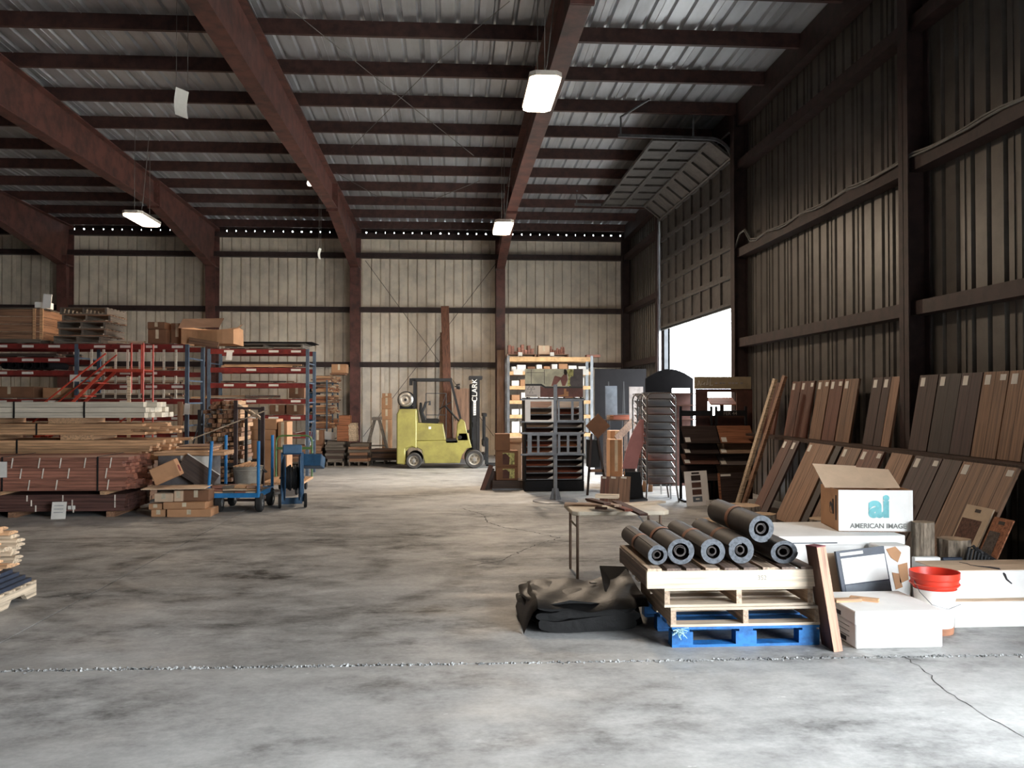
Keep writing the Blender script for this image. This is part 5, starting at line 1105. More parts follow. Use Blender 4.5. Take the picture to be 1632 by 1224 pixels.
# mauve curved board, plank and leaning samples left of the chrome rack
Yv = 15.05; P = [(992, 747), (1015, 747), (1019, 727), (1026, 706), (1026, 669), (1021, 668), (1012, 682), (1004, 700), (997, 722)]
pts = [at(x, y, Yv) for x, y in P]; zb0 = pts[0].z
t = thing('curved_board', 'mauve board with one curved edge propped on the black stand', 'board', (0, 0, 0)); MB().prism([(p.x, p.z) for p in pts], 'Y', Yv, Yv + .025).build('panel', 'mauve', t); MB().bb(pts[0].x + .05, pts[1].x - .02, Yv + .03, Yv + .07, 0, zb0 + .3).build('strut', 'w_dark_z', t)
a = at(982, 711, 17.4); c = at(1010, 671, 17.75); a.z = .955; tag(MB().bar(a, c, .14, .03, upv=(0, 1, 0)).build('slanted_plank', 'w_mid_z'), 'brown plank slanting beside the mauve curved board', 'plank')
Yv = 14.75; t = thing('black_stand', 'black tapered display foot with a grey front edge', 'stand', (wx(1007, Yv), Yv, 0)); MB().prism([(-.22, .09), (.2, .09), (.15, .52), (-.1, .52)], 'Y', .02, .08).build('back', 'display_black', t); MB().bb(-.22, .22, -.2, .1, 0, .09).build('foot', 'display_black', t); MB().bb(-.22, .22, -.205, -.2, .01, .08).build('edge_strip', 'slate_grey', t)
for k, (p0, p1, m_, l) in enumerate(((955, 969, 'w_red_z', 'narrow reddish wood sample leaning left of the tan one'), (969, 985, 'w_tan_z', 'tan wood sample leaning beside the reddish one'), (985, 1003, 'w_tan_z', 'tan wood sample with a dark ring mark'))):
    w_ = wx(p1, 14.3) - wx(p0, 14.3); o = thing('leaning_sample', l, 'sample', (wx(p0, 14.3), 14.3, 0)); o.rotation_euler = (R(-9), R(5), 0); MB().bb(0, w_ * .97, 0, .02, 0, .5).build('board', m_, o); MB().bb(.02, w_ * .6, -.003, -.001, .46, .49).build('label_strip', 'label_white', o)
t = thing('a_frame', 'brown wooden A-frame with a cardboard diamond on top', 'stand', (wx(948, 16.0), 16.0, 0))
for x0_, x1_ in ((-.14, -.06), (.22, .04)): MB().bar((x0_, 0, 0), (x1_, 0, 1.12), .04, .04).build('leg', 'w_dark_z', t)
MB().bb(-.12, .16, -.02, .02, .42, .47).build('stretcher', 'w_mid', t); MB().bb(-.1, .1, .05, .4, .5, 1.0).build('black_case', 'black_matte', t)
o = MB().bb(-.16, .16, -.012, .012, -.16, .16).build('cardboard_diamond', 'card_dark', t, loc=(.05, -.03, 1.26), rot=(0, R(45), 0))
for k, (p, y, h) in enumerate(((972, 17.2, .95), (980, 17.3, 1.1))): carton(['upright brown carton behind the slanting plank', 'taller brown carton beside the upright one'][k], wx(p, y), wx(p + 16, y) + .05, y + k * .5, y + .4 + k * .5, 0, h, 'card')
carton('orange-brown carton low behind the chrome racks', wx(1000, 16.5), wx(1040, 16.5), 16.5, 16.9, 0, .35, 'card')
# ------------------------------------------------------------------ dark waterfall displays
def waterfall(label, p0, p1, Yw_, rows, hz, seed):
    xa, xb = wx(p0, Yw_), wx(p1, Yw_); cx = (xa + xb) / 2; hw = (xb - xa) / 2
    t = thing('waterfall_stand', label, 'display', (cx, Yw_ + .36, 0))
    for s_ in (-1, 1): MB().bb(s_ * (hw - .03) - .02, s_ * (hw - .03) + .02, 0, .04, 0, wz(648, Yw_)).build('upright', 'display_black', t); MB().bb(s_ * (hw - .03) - .02, s_ * (hw - .03) + .02, -.3, .1, 0, .03).build('foot', 'display_black', t)
    MB().bb(-hw + .05, hw - .05, 0, .03, wz(664, Yw_), wz(655, Yw_)).build('header_bar', 'display_black', t); MB().bb(-hw + .05, hw - .05, 0, .03, .3, wz(690, Yw_)).build('back_panel', 'display_black', t)
    for k, (yt, yb, m_, l) in enumerate(rows):
        z0_, z1_ = wz(yb, Yw_), wz(yt, Yw_); a = math.atan2(.25, z1_ - z0_); L_ = math.hypot(.25, z1_ - z0_)
        o = thing('wood_sample', l, 'sample', (cx, Yw_ + .012 * k, z0_)); o.rotation_euler = (-a, 0, 0); MB().bb(-hw, hw, 0, .014, 0, L_).build('board', m_, o); MB().bb(-hw + .02, -hw + .11, -.003, -.001, .02, .12).build('sticker', 'label_white', o)
        MB().bb(-.02, .02, -.06, .0, z0_ - .02 + (z1_ - z0_) * .9, z0_ + (z1_ - z0_) * .9).build('bracket', 'display_black', t)
    return t
wl_ = waterfall('black waterfall stand carrying dark samples', 1091, 1147, 14.7, [(680, 707, 's_dark', 'wide dark sample on top of the black waterfall stand'), (709, 724, 's_dark', 'dark sample with a pale edge, second on its stand'), (726, 741, 's_brown', 'brown sample, third on the stand of dark samples'), (745, 768, 's_dark', 'dark sample lowest on its stand')], .8, 1)
wr_ = waterfall('black waterfall stand with lettering, carrying tan samples', 1149, 1203, 14.7, [(680, 707, 's_orange', 'orange-brown sample on top of the lettered stand'), (708, 724, 's_tan', 'tan sample second on the lettered stand'), (727, 743, 's_grey', 'grey-brown sample third on the lettered stand'), (745, 768, 's_tan', 'pale tan sample lowest on the lettered stand')], .8, 2)
letters('FER 44', .085, wr_, (-.02, -.006, wz(659.5, 15.06)), (R(90), 0, 0), 'dusty_grey')
t = thing('swatch_card', 'pale grey swatch card with four dark swatches leaning on the stand', 'card', (wx(1112, 14.3), 14.28, 0)); t.rotation_euler = (R(-8), R(-3), 0); w_ = (wx(1130, 14.3) - wx(1094, 14.3)) / 2; H = .57
MB().bb(-w_, w_, 0, .015, 0, H).build('card', 'poster_pale', t)
MB().bb(-.07, .06, -.003, -.0005, H - .05, H - .02).build('handle_slot', 'hair_dark', t)
for k, m_ in enumerate(('s_dark', 's_brown', 's_brown', 'slate_grey')): MB().bb(-.08, .075, -.005, -.0005, H - .155 - k * .115, H - .07 - k * .115).build('swatch', m_, t)
MB().bb(-.035, .03, -.007, -.005, H - .47, H - .445).build('swatch_label', 'label_white', t)
t = thing('number_plate', 'white strip with a phone number at the foot of the stand', 'sign', (wx(1139, 14.2), 14.2, 0)); MB().bb(-.13, .13, 0, .02, .0, .1).build('strip', 'poster_pale', t); letters('3-6394', .075, t, (.01, -.002, .052), (R(90), 0, 0), 'hair_dark')
t = thing('dark_sample_board', 'dark brown board with a white label leaning on the lettered stand', 'board', (wx(1168, 14.33), 14.28, 0)); t.rotation_euler = (R(-8), R(-2), 0); MB().bb(-.2, .2, 0, .02, 0, .54).build('board', 's_dark', t); MB().bb(-.235, -.2, 0, .02, 0, .54).build('pale_edge', 's_orange', t); MB().bb(-.19, -.02, -.003, -.0005, .485, .52).build('label', 'label_white', t)
t = thing('label_box', 'small white labelled box on the floor by the stand', 'box', (wx(1198, 14.3), 14.3, 0)); MB().bb(-.085, .085, 0, .1, 0, .09).build('body', 'poster_pale', t); MB().bb(-.05, -.035, -.002, 0, .03, .045).build('mark', 'hair_dark', t)
# ------------------------------------------------------------------ sample panels leaning on the right wall
t = thing('display_ledge', 'long timber ledge on posts along the right wall', 'ledge', (0, 0, 0)); ya, yb_ = 7.1, 14.7
MB().bb(4.97, 5.28, ya, yb_, 1.13, 1.17).build('upper_ledge', 'w_dark', t); t_l = thing('display_plinth', 'low timber plinth on the floor along the right wall', 'plinth'); MB().bb(4.38, 4.9, ya, 13.2, .06, .1).build('top_board', 'w_dark', t_l)
for y in (7.5, 9.0, 10.8, 12.6): MB().bb(5.2, 5.26, y - .03, y + .03, 0, 1.13).build('post', 'w_dark', t); MB().bb(4.4, 4.85, y - .03, y + .03, 0, .06).build('bearer', 'w_dark', t_l)
nm = {'w_red_z': 'reddish', 'w_tan_z': 'tan', 'w_walnut_z': 'walnut brown', 'w_plum_z': 'plum brown', 'w_char_z': 'charcoal brown', 'w_mid_z': 'mid brown'}
def wallpanel(p0, p1, upper, m_, tags=1, z1=None):
    Xt = 5.33 if upper else 4.92; Xb = 5.18 if upper else 4.42; zb0 = 1.176 if upper else .114; zt0 = z1 or (2.02 if upper else 1.15)
    y1 = atx(p0, 636, Xt).y; y0_ = atx(p1, 636, Xt).y; L_ = math.hypot(Xt - Xb, zt0 - zb0); a = math.atan2(Xt - Xb, zt0 - zb0)
    o = thing('plank_sample', '%s wood sample panel standing on the %s %s along the right wall' % (nm[m_], 'timber' if upper else 'low', 'ledge' if upper else 'plinth'), 'panel', (Xb, (y0_ + y1) / 2, zb0), 0, '%s panels on the %s step' % (nm[m_], 'upper' if upper else 'lower')); o.rotation_euler = (0, a, 0)
    w_ = y1 - y0_; MB().bb(0, .03, -w_ / 2, w_ / 2, 0, L_).build('board', m_, o)
    for k in range(max(1, int(w_ / .16)) - 1): yy = -w_ / 2 + w_ * (k + 1) / max(1, int(w_ / .16)); MB().bb(-.001, .0005, yy - .002, yy + .002, 0, L_).build('joint', 'hair_dark', o)
    if tags: MB().bb(-.003, -.0005, w_ / 2 - .13, w_ / 2 - .04, L_ - .13, L_ - .03).build('tag', 'label_white', o)
    if tags > 1: MB().bb(-.003, -.0005, -w_ / 2 + .03, -w_ / 2 + .12, L_ - .09, L_ - .03).build('tag', 'label_white', o)
for a in ((1229, 1246, 'w_red_z', 1), (1263.5, 1277.5, 'w_red_z', 1), (1278.5, 1299, 'w_red_z', 2), (1304.5, 1323, 'w_tan_z', 2), (1325, 1345, 'w_red_z', 2), (1347, 1369.5, 'w_tan_z', 1), (1392, 1408, 'w_walnut_z', 1), (1409, 1421, 'w_walnut_z', 1), (1422, 1435, 'w_tan_z', 0), (1467, 1496, 'w_walnut_z', 1), (1498, 1533, 'w_char_z', 1), (1534, 1567, 'w_plum_z', 1), (1569, 1609, 'w_mid_z', 2), (1611, 1650, 'w_mid_z', 1), (1652, 1690, 'w_walnut_z', 1)): wallpanel(a[0], a[1], True, a[2], a[3])
for a in ((1250, 1263, 'w_red_z', 1), (1264, 1274, 'w_walnut_z', 1), (1290, 1328, 'w_mid_z', 1), (1332, 1341, 'w_char_z', 0), (1345, 1373, 'w_tan_z', 1), (1375, 1409, 'w_red_z', 2), (1421, 1454, 'w_mid_z', 0), (1459, 1501, 'w_plum_z', 2), (1503, 1533, 'w_walnut_z', 0), (1535, 1622, 'w_mid_z', 2)): wallpanel(a[0], a[1], False, a[2], a[3])
for k, (a, c) in enumerate(((Vector((4.47, 13.72, .0)), Vector((5.0, 13.4, 2.06))), (Vector((4.50, 13.52, 0)), Vector((5.02, 13.05, 2.1))))):
    tag(MB().bar(a, c, .1, .045, upv=(1, 0, 0)).build('long_plank', 'w_pale' if k == 0 else 'w_mid'), ['long pale-topped plank leaning into the wall corner', 'long brown plank leaning beside the pale-topped one'][k], 'plank')
spec('card_beige', (196, 176, 150), r=.7, v=.04)
def small_card(label, y, w_, h, m1, m2):
    o = thing('sample_card', label, 'card', (4.383, y, .103)); o.rotation_euler = (0, R(25.5), 0); MB().bb(0, .012, -w_ / 2, w_ / 2, 0.006, h).build('card', m1, o); MB().bb(-.003, -.0005, -w_ / 2 + .09, w_ / 2 - .02, .02, h - .13).build('swatch', m2, o)
    MB().bb(-.003, -.0005, -.04, .04, h - .06, h - .03).build('handle_slot', 'hair_dark', o)
small_card('beige sample card with a brown swatch and a handle slot', 7.62, .4, .76, 'card_beige', 's_brown'); small_card('tan sample card at the near end of the plinth', 7.24, .26, .7, 's_orange', 's_grey'); small_card('small brown card behind the big open carton', 8.85, .24, .66, 's_orange', 's_brown')
# ------------------------------------------------------------------ foreground materials
spec('pallet_blue', (30, 104, 168), r=.6, v=.15, s=(10, 10, 10), c2=(20, 78, 132)); spec('rubber', (58, 50, 46), r=.6, v=.12, s=(5, 5, 5)); spec('rubber_end', (88, 92, 98), r=.7, v=.25, s=(40, 40, 40)); spec('kraft_band', (168, 116, 88), r=.7)
spec('tarp_black', (13, 12, 12), r=.45, v=.3, s=(6, 6, 6), b=.3, spec=.3); spec('table_top', (206, 192, 170), r=.5, v=.08); spec('table_leg', (120, 98, 84), r=.4, m=.5); spec('bark', (140, 126, 110), r=.95, v=.35, s=(14, 14, 3), b=.9); spec('log_end', (176, 150, 122), r=.9, v=.15); spec('bucket_red', (216, 58, 38), r=.4, v=.04); spec('bucket_white', (236, 228, 220), r=.5, v=.04); spec('ai_teal', (120, 190, 196), r=.7, v=.1, b=0); spec('print_dark', (52, 48, 52), r=.8, b=0); spec('print_grey', (128, 128, 124), r=.8, b=0); spec('book_navy', (30, 40, 58), r=.5); spec('plank_maroon', (112, 40, 48), r=.6); spec('styrofoam', (238, 236, 232), r=.8, v=.04, b=.1); spec('string_pale', (180, 220, 226), r=.8)
wood('fg_pallet', (224, 200, 170), v=.14); wood('fg_pallet_y', (196, 164, 132), 'Y'); wood('fg_dark_y', (120, 94, 78), 'Y'); wood('plank_side', (104, 62, 46), 'Z'); wood('plank_edge', (196, 140, 108), 'Z')
# ------------------------------------------------------------------ pallet stack
def xr(p, Y): return wx(p, Y)
Y0 = 6.17
xa, xb = wx(1070, Y0), wx(1304, Y0)
pb = pallet('chipped bright blue pallet at the bottom of the stack', ((xa + xb) / 2, Y0 + .5, 0), xb - xa, 1.0, ('pallet_blue', 'pallet_blue'), h=.142, block=True)
xa, xb = wx(1068, Y0), wx(1305, Y0)
pallet('bare timber pallet resting on the blue pallet', ((xa + xb) / 2, Y0 + .5, .143), xb - xa, 1.0, ('fg_pallet', 'fg_pallet_y'), h=.134)
xa, xb = wx(1058, Y0 + .02), wx(1294, Y0 + .02)
pallet('bare timber pallet third from the floor', ((xa + xb) / 2, Y0 + .52, .278), xb - xa, 1.0, ('fg_pallet', 'fg_pallet_y'), h=.134)
xa, xb = wx(1030, Y0 + .02), wx(1297, Y0 + .02)
t = thing('pallet', 'top pallet with slats running front to back, carrying black rolls', 'pallet', ((xa + xb) / 2, Y0 + .52, .413)); w_ = xb - xa; d_ = 1.02
for k in range(3): y = -d_ / 2 + .02 + (d_ - .04) * k / 2; MB().bb(-w_ / 2, w_ / 2, y - .02, y + .02, .0, .122).build('stringer', 'fg_pallet', t)
for k in range(9): x = -w_ / 2 + .055 + (w_ - .11) * k / 8; MB().bb(x - .05, x + .05, -d_ / 2, d_ / 2, .122, .14).build('deck_board', 'fg_dark_y' if k % 3 else 'fg_pallet_y', t)
MB().bb(-w_ / 2 - .001, -w_ / 2 + .018, -d_ / 2 + .04, d_ / 2, .01, .12).build('side_board', 'fg_dark_y', t)
letters('352', .045, t, (.22, -d_ / 2 - .001, .065), (R(90), 0, 0), 'print_grey', 'pencil_number', .0005)
PT = .413 + .141
p = at(1082, 1000, Y0 - .02); m = MB(); rr = random.Random(3)
for k in range(26): a = Vector((p.x + rr.uniform(-.03, .03), Y0 - .03 + rr.uniform(-.015, .01), .125 + rr.uniform(-.015, .02))); m.tube([a, a + Vector((rr.uniform(-.04, .05), rr.uniform(-.03, .0), rr.uniform(-.05, .01)))], .003, 4)
o = m.build('frayed_fibre', 'string_pale', pb); o.matrix_parent_inverse = Matrix.Translation(-pb.location); tag(o, kind='stuff')
# ------------------------------------------------------------------ rubber rolls
def roll(label, px, py, r_, band, Yf=6.3, L_=1.0, squash=1.0, seed=0, turns=5.2, core=.42, z=None, tailup=False):
    c = at(px, py, Yf); zc = z if z is not None else PT + r_ * squash
    t = thing('rubber_roll', label, 'roll', (c.x, Yf, zc - r_ * squash)); rr = random.Random(seed)
    def sect(r0, r1, tn, ph, n=26):
        inn, out = [], []; th = (r1 - r0) / max(tn, 1) * .86; N = int(tn * n)
        for i in range(N + 1):
            a = ph + 2 * math.pi * tn * i / N; rad = r0 + (r1 - r0 - th) * i / N
            w = 1 + .02 * math.sin(2 * a + seed)
            inn.append((rad * w * math.cos(a), rad * w * math.sin(a) * squash)); out.append(((rad + th) * w * math.cos(a), (rad + th) * w * math.sin(a) * squash))
        return inn, out
    def strip(name, r0, r1, tn, ph, y0, y1, mats):
        inn, out = sect(r0, r1, tn, ph); n = len(inn); m = MB(); vs = []
        for y in (y0, y1): vs += [(x, y, zz + r_ * squash) for x, zz in inn] + [(x, y, zz + r_ * squash) for x, zz in out]
        fo, fe = [], []
        for i in range(n - 1):
            fo += [(i, i + 1, 2 * n + i + 1, 2 * n + i), (n + i, 3 * n + i, 3 * n + i + 1, n + i + 1)]; fe += [(i, n + i, n + i + 1, i + 1), (2 * n + i, 2 * n + i + 1, 3 * n + i + 1, 3 * n + i)]
        fo += [(0, 2 * n, 3 * n, n), (n - 1, 2 * n - 1, 4 * n - 1, 3 * n - 1)]
        b = len(m.v); m.add(vs, fo, 0); m.f += fe; m.m += [1] * len(fe)
        return m.build(name, mats, t, True)
    ph = rr.uniform(0, 6.28)
    strip('wound_sheet', r_ * core, r_, turns, ph, 0, L_, ['rubber', 'rubber_end'])
    strip('loose_inner_coil', r_ * core * .45, r_ * core * .78, 1.4, ph + 1, .02, L_ - .03, ['rubber', 'rubber'])
    if band:
        y = L_ * rr.uniform(.42, .55); m = MB(); n = 28; vs = []
        for k in range(n):
            a = 2 * math.pi * k / n; w = 1 + .02 * math.sin(2 * a + seed)
            for yy in (y - .035, y + .035): vs.append((r_ * 1.006 * w * math.cos(a), yy, r_ * squash + r_ * 1.006 * w * squash * math.sin(a)))
        m.add(vs, [(2 * k, 2 * k + 1, 2 * ((k + 1) % n) + 1, 2 * ((k + 1) % n)) for k in range(n)]).build('paper_band', 'kraft_band', t, True)
    return c.x
roll('thin black rubber roll at the open end of the row', 1048, 885, .073, True, seed=1, core=.56)
roll('thick rubber roll with a wide hollow, next to the thin one', 1085, 879, .098, True, seed=2, core=.6)
roll('rubber roll with an orange paper band, third in the row', 1136, 879, .094, True, seed=3, core=.5)
roll('rubber roll with a squarish hollow, beside the flattened one', 1181, 879, .1, True, seed=4, core=.46)
x6 = roll('flattened oval rubber roll lying under the upper roll', 1250, 876, .104, False, seed=6, squash=.82, core=.6)
roll('rubber roll lying on top of the row', 1214, 853, .098, True, seed=5, core=.54, z=PT + .1 + .155, L_=1.05)
# ------------------------------------------------------------------ folded black tarpaulin
t = thing('tarpaulin', 'folded black rubber tarpaulin lying on the floor beside the pallets', 'tarp', (0, 0, 0)); x0, x1 = wx(838, 6.75), wx(1020, 6.75)
rr = random.Random(9); L_ = x1 - x0
def fold_sheet(name, zlo, zhi, inset, y0, y1, mat='tarp_black'):
    n, ny = 30, 12; m = MB(); vs = []
    def prof(i):
        u = i / n * 2 * math.pi; c, s_ = math.cos(u), math.sin(u)
        ex = abs(c) ** .45 * (1 if c > 0 else -1); ez = abs(s_) ** .7 * (1 if s_ > 0 else -1)
        return (x0 + x1) / 2 + ex * (L_ / 2 - inset), (zlo + zhi) / 2 + ez * (zhi - zlo) / 2
    for j in range(ny + 1):
        v = j / ny; y = y0 + (y1 - y0) * v
        for i in range(n):
            x, z = prof(i); wv = .014 * math.sin(x * 9 + v * 7 + zhi * 30) + .01 * math.sin(x * 23 - v * 11); vs.append((x - .08 * v + .02 * math.sin(v * 5 + zhi * 9), y + .02 * math.sin(x * 8 + zhi * 40), max(.003, z + wv * (1 if z > .05 else 0))))
    fs = [(j * n + i, j * n + (i + 1) % n, (j + 1) * n + (i + 1) % n, (j + 1) * n + i) for j in range(ny) for i in range(n)]
    fs += [tuple(range(n))[::-1], tuple(ny * n + i for i in range(n))]
    m.add(vs, fs).build(name, mat, t, True)
fold_sheet('fold', .004, .10, .07, 6.62, 7.4); fold_sheet('fold', .085, .165, .045, 6.64, 7.42); fold_sheet('fold', .15, .215, .06, 6.63, 7.4)
m = MB(); n, ny = 26, 14; vs = []
for j in range(ny + 1):
    v = j / ny
    for i in range(n + 1):
        u = i / n; x = x0 - .03 + (L_ + .06) * u; y = 6.58 + .86 * v
        z = .228 + .010 * math.sin(u * 9 + v * 4) + .007 * math.sin(u * 21 - v * 9) + .07 * max(0, u - .62) * v * 3
        if u < .1: z *= (u / .1) ** .6 * .95 + .05
        if v < .08: z -= .05 * (1 - v / .08)
        vs.append((x, y + .03 * math.sin(u * 7), max(.004, z)))
m.add(vs, [(j * (n + 1) + i, j * (n + 1) + i + 1, (j + 1) * (n + 1) + i + 1, (j + 1) * (n + 1) + i) for j in range(ny) for i in range(n)]).build('top_sheet', 'tarp_black', t, True)
MB().add([(x1 - .05, 6.75, .01), (x1 + .04, 6.85, .005), (x1 + .05, 7.5, .32), (x1 - .2, 7.45, .34), (x1 - .25, 6.9, .25)], [(0, 1, 2, 3, 4)]).add([(x1 - .05, 6.755, .0), (x1 + .04, 6.855, .0), (x1 + .05, 7.505, .31), (x1 - .2, 7.455, .33), (x1 - .25, 6.905, .24)], [(4, 3, 2, 1, 0)]).build('draped_flap', 'tarp_black', t)
MB().box((wx(945, 7.1), 7.12, .265), (.05, .03, .012), (.1, .1, .4)).build('white_scrap', 'label_white', t)
# ------------------------------------------------------------------ folding table with planks
t = thing('folding_table', 'small worn folding table with tubular legs, heaped with planks', 'table', (0, 0, 0)); TZ = .665; xa, xb = wx(910, 8.6), wx(1064, 8.6); ya, yb_ = 8.5, 9.22
m = MB(); c = .06; m.prism([(xa + c, ya), (xb - c, ya), (xb, ya + c), (xb, yb_ - c), (xb - c, yb_), (xa + c, yb_), (xa, yb_ - c), (xa, ya + c)], 'Z', TZ - .045, TZ).build('top', 'table_top', t, bevel=.008)
for x in (xa + .06, xb - .08):
    for y in (ya + .08, yb_ - .12): MB().tube([(x, y, 0), (x, y, TZ - .045)], .014, 10).build('leg', 'table_leg', t, True)
    MB().tube([(x, ya + .08, .5), (x, yb_ - .12, .5)], .01, 8).build('leg_brace', 'table_leg', t)
for x, d_ in ((xb - .08, -.2),): MB().tube([(x, ya + .3, .35), (x + d_, ya + .3, TZ - .045)], .008, 6).build('folding_brace', 'steel_grey', t)
r = random.Random(8)
def tplank(label, px0, py0, px1, py1, lay, wd, mat, th=.02):
    z = TZ + .001 + lay * .021; a = fl(px0, py0, z); c = fl(px1, py1, z); d_ = (c - a); o = MB().bb(-d_.length / 2, d_.length / 2, -wd / 2, wd / 2, 0, th).build('floor_plank' if False else 'short_plank', mat); o.location = ((a + c) / 2); o.rotation_euler[2] = math.atan2(d_.y, d_.x); tag(o, label, 'plank')
tplank('flat board with a dark slot at the table end', 900, 805, 960, 806, 0, .16, 's_tan'); tplank('long pale plank lying across the back of the table', 990, 806, 1056, 801, 0, .1, 'w_pale')
tplank('brown plank lying aslant across the table edge', 982, 801, 1026, 822, 1, .08, 's_brown'); tplank('reddish plank second in the slanting heap', 965, 803, 1002, 815, 2, .08, 's_red'); tplank('tan plank crossing the heap on the table', 940, 799, 985, 808, 3, .08, 's_tan'); tplank('short brown block plank at the front of the table', 950, 811, 966, 812, 1, .06, 's_brown'); tplank('dark short plank in the middle of the heap', 938, 797, 968, 805, 4, .07, 's_brown'); tplank('white-faced plank on top of the heap', 950, 793, 986, 794, 5, .12, 'w_pale', .035)
# ------------------------------------------------------------------ tree stumps
def stump(label, px, py_top, Y, rad, h, tilt=0, birch=False, z0=0):
    c = at(px, py_top, Y); t = thing('tree_stump', label, 'log', (c.x, Y, z0)); rr = random.Random(int(px)); n = 26; prof = [rr.uniform(.9, 1.08) for _ in range(n)]; vs = []
    for j in range(7):
        for k in range(n): a = 2 * math.pi * k / n; q = rad * prof[k] * (1 + .03 * rr.uniform(-1, 1)) * (1.06 if j == 0 else 1); vs.append((q * math.cos(a), q * math.sin(a), h * j / 6))
    fs = [(j * n + k, j * n + (k + 1) % n, (j + 1) * n + (k + 1) % n, (j + 1) * n + k) for j in range(6) for k in range(n)]
    MB().add(vs, fs).build('bark', 'bark', t); MB().add([vs[6 * n + k] for k in range(n)], [tuple(range(n))]).build('cut_face', 'log_end', t)
    if tilt: t.rotation_euler = (0, R(tilt), 0)
stump('dark stump with pale chips behind the pallet rolls', 1136, 812, 10.9, .2, .24); stump('broad low stump with a pale round top', 1180, 800, 11.9, .27, .3); stump('stump half hidden behind the top roll', 1216, 815, 11.3, .17, .26); stump('squat rough-barked stump standing alone', 1275, 825, 10.2, .18, .27); stump('stump behind the big open carton', 1312, 815, 9.6, .16, .42)
stump('tall pale shaggy-barked log standing beside the torn carton', 1470, 832, 7.34, .09, .70); stump('thick log with a slanted pale cut face', 1520, 855, 7.3, .13, .56)
# ------------------------------------------------------------------ leaning maroon-topped plank
a = fl(1333, 1019); t = thing('thick_plank', 'thick reddish plank with a maroon end leaning on the pallets', 'plank', (wx(1325, 6.05), 5.99, 0)); t.rotation_euler = (R(-6), R(-7), R(0)); MB().bb(-.02, .045, 0, .2, 0, .72).build('board', 'plank_side', t); MB().bb(-.019, .0445, -.003, .0, .0, .72).build('front_edge', 'plank_edge', t); MB().bb(-.021, .046, -.004, .2, .72, .727).build('painted_end', 'plank_maroon', t)
# ------------------------------------------------------------------ white cartons, storage box, buckets
t = thing('storage_box', 'white lidded document box standing on the floor in front', 'box', (wx(1425, 6.1), 6.05, 0)); w_ = wx(1495, 6.05) - wx(1357, 6.05)
MB().bb(-w_ / 2, w_ / 2, 0, .62, 0, .25).build('body', 'card_white', t, bevel=.008); MB().bb(-w_ / 2 - .008, w_ / 2 + .008, -.008, .628, .17, .262).build('lid', 'card_white', t, bevel=.006)
MB().bb(-w_ / 2 - .011, -w_ / 2 - .0085, .22, .36, .185, .215).build('handle_slot', 'print_dark', t)
for k in range(3): MB().bb(-w_ / 2 - .0025, -w_ / 2 - .0005, .1, .5, .06 + k * .035, .064 + k * .035).build('form_line', 'print_grey', t)
MB().bb(-w_ / 2 - .003, -w_ / 2 - .0005, .15, .28, .02, .05).build('printed_mark', 'print_dark', t)
for k, (dx, dy, rz) in enumerate(((-.24, .3, 5), (-.1, .32, -35))): o = MB().bb(-.1, .1, -.03, .03, 0, .022).build('wood_offcut', 'w_light'); o.location = (wx(1425, 6.1) + dx, 6.05 + dy, .263); o.rotation_euler[2] = R(rz); tag(o, ['wood offcut lying flat on the white document box', 'wood offcut set askew on the white document box'][k], 'wood piece')
xa = wx(1205, 7.6); Yw = 7.25
t = thing('white_carton', 'wide white carton behind the rolls, carrying the open carton', 'box', (0, 0, 0)); xa, xb = wx(1240, Yw), wx(1440, Yw)
MB().bb(xa, xb, Yw, Yw + .85, 0, .58).build('body', 'card_white', t, bevel=.008); MB().bb(xa - .004, xb + .004, Yw - .004, Yw + .854, .52, .6).build('lid', 'card_white', t, bevel=.006); MB().bb(xa + .1, xa + .5, Yw - .007, Yw - .0045, .54, .548).build('printed_line', 'book_navy', t)
# big open carton with the ai mark
ZB = .601; Ya = 7.42; xa, xb = wx(1340, Ya), wx(1452, Ya); t = thing('open_carton', 'white and brown open carton with a teal lettered mark on its front', 'box', ((xa + xb) / 2, Ya + .02, ZB), R(-8)); w_ = xb - xa; h = .36; d_ = .56
MB().bb(-w_ / 2, w_ / 2, 0, .008, 0, h).build('front_panel', 'card_white', t); MB().bb(-w_ / 2, w_ / 2, d_ - .008, d_, 0, h).build('rear_panel', 'card', t); MB().bb(-w_ / 2, -w_ / 2 + .008, .008, d_ - .008, 0, h).build('side_panel', 'card', t); MB().bb(w_ / 2 - .008, w_ / 2, .008, d_ - .008, 0, h).build('side_panel', 'card', t); MB().bb(-w_ / 2, w_ / 2, 0, d_, 0, .008).build('bottom_panel', 'card', t)
for (x0_, x1_, yb0, dz, ry) in ((-w_ / 2 - .05, 0, d_ - .02, .17, -6), (.003, w_ / 2 - .02, d_ - .02, .14, 4)): MB().add([(x0_, yb0 - .3, h - .0), (x1_, yb0 - .3, h), (x1_, yb0, h + dz), (x0_ - .03, yb0, h + dz + .02), (x0_, yb0 - .298, h - .006), (x1_, yb0 - .298, h - .006), (x1_, yb0 + .004, h + dz - .006), (x0_ - .03, yb0 + .004, h + dz + .014)], [(0, 1, 2, 3), (7, 6, 5, 4), (0, 4, 5, 1), (1, 5, 6, 2), (2, 6, 7, 3), (3, 7, 4, 0)]).build('top_flap', 'card_pale', t)
letters('ai', .27, t, (.03, -.003, h * .6), (R(90), 0, 0), 'ai_teal', 'printed_mark', .001, .012); letters('AMERICAN IMAGE', .058, t, (.02, -.003, h * .14), (R(90), 0, 0), 'print_grey', 'printed_name', .001, .001)
letters('ai', .18, t, (-w_ / 2 - .003, .2, h * .55), (R(90), 0, R(-90)), 'print_dark', 'printed_mark', .001, .009); MB().bb(-w_ / 2 - .003, -w_ / 2 - .0005, .06, .09, h * .25, h * .85).build('printed_name', 'print_dark', t)
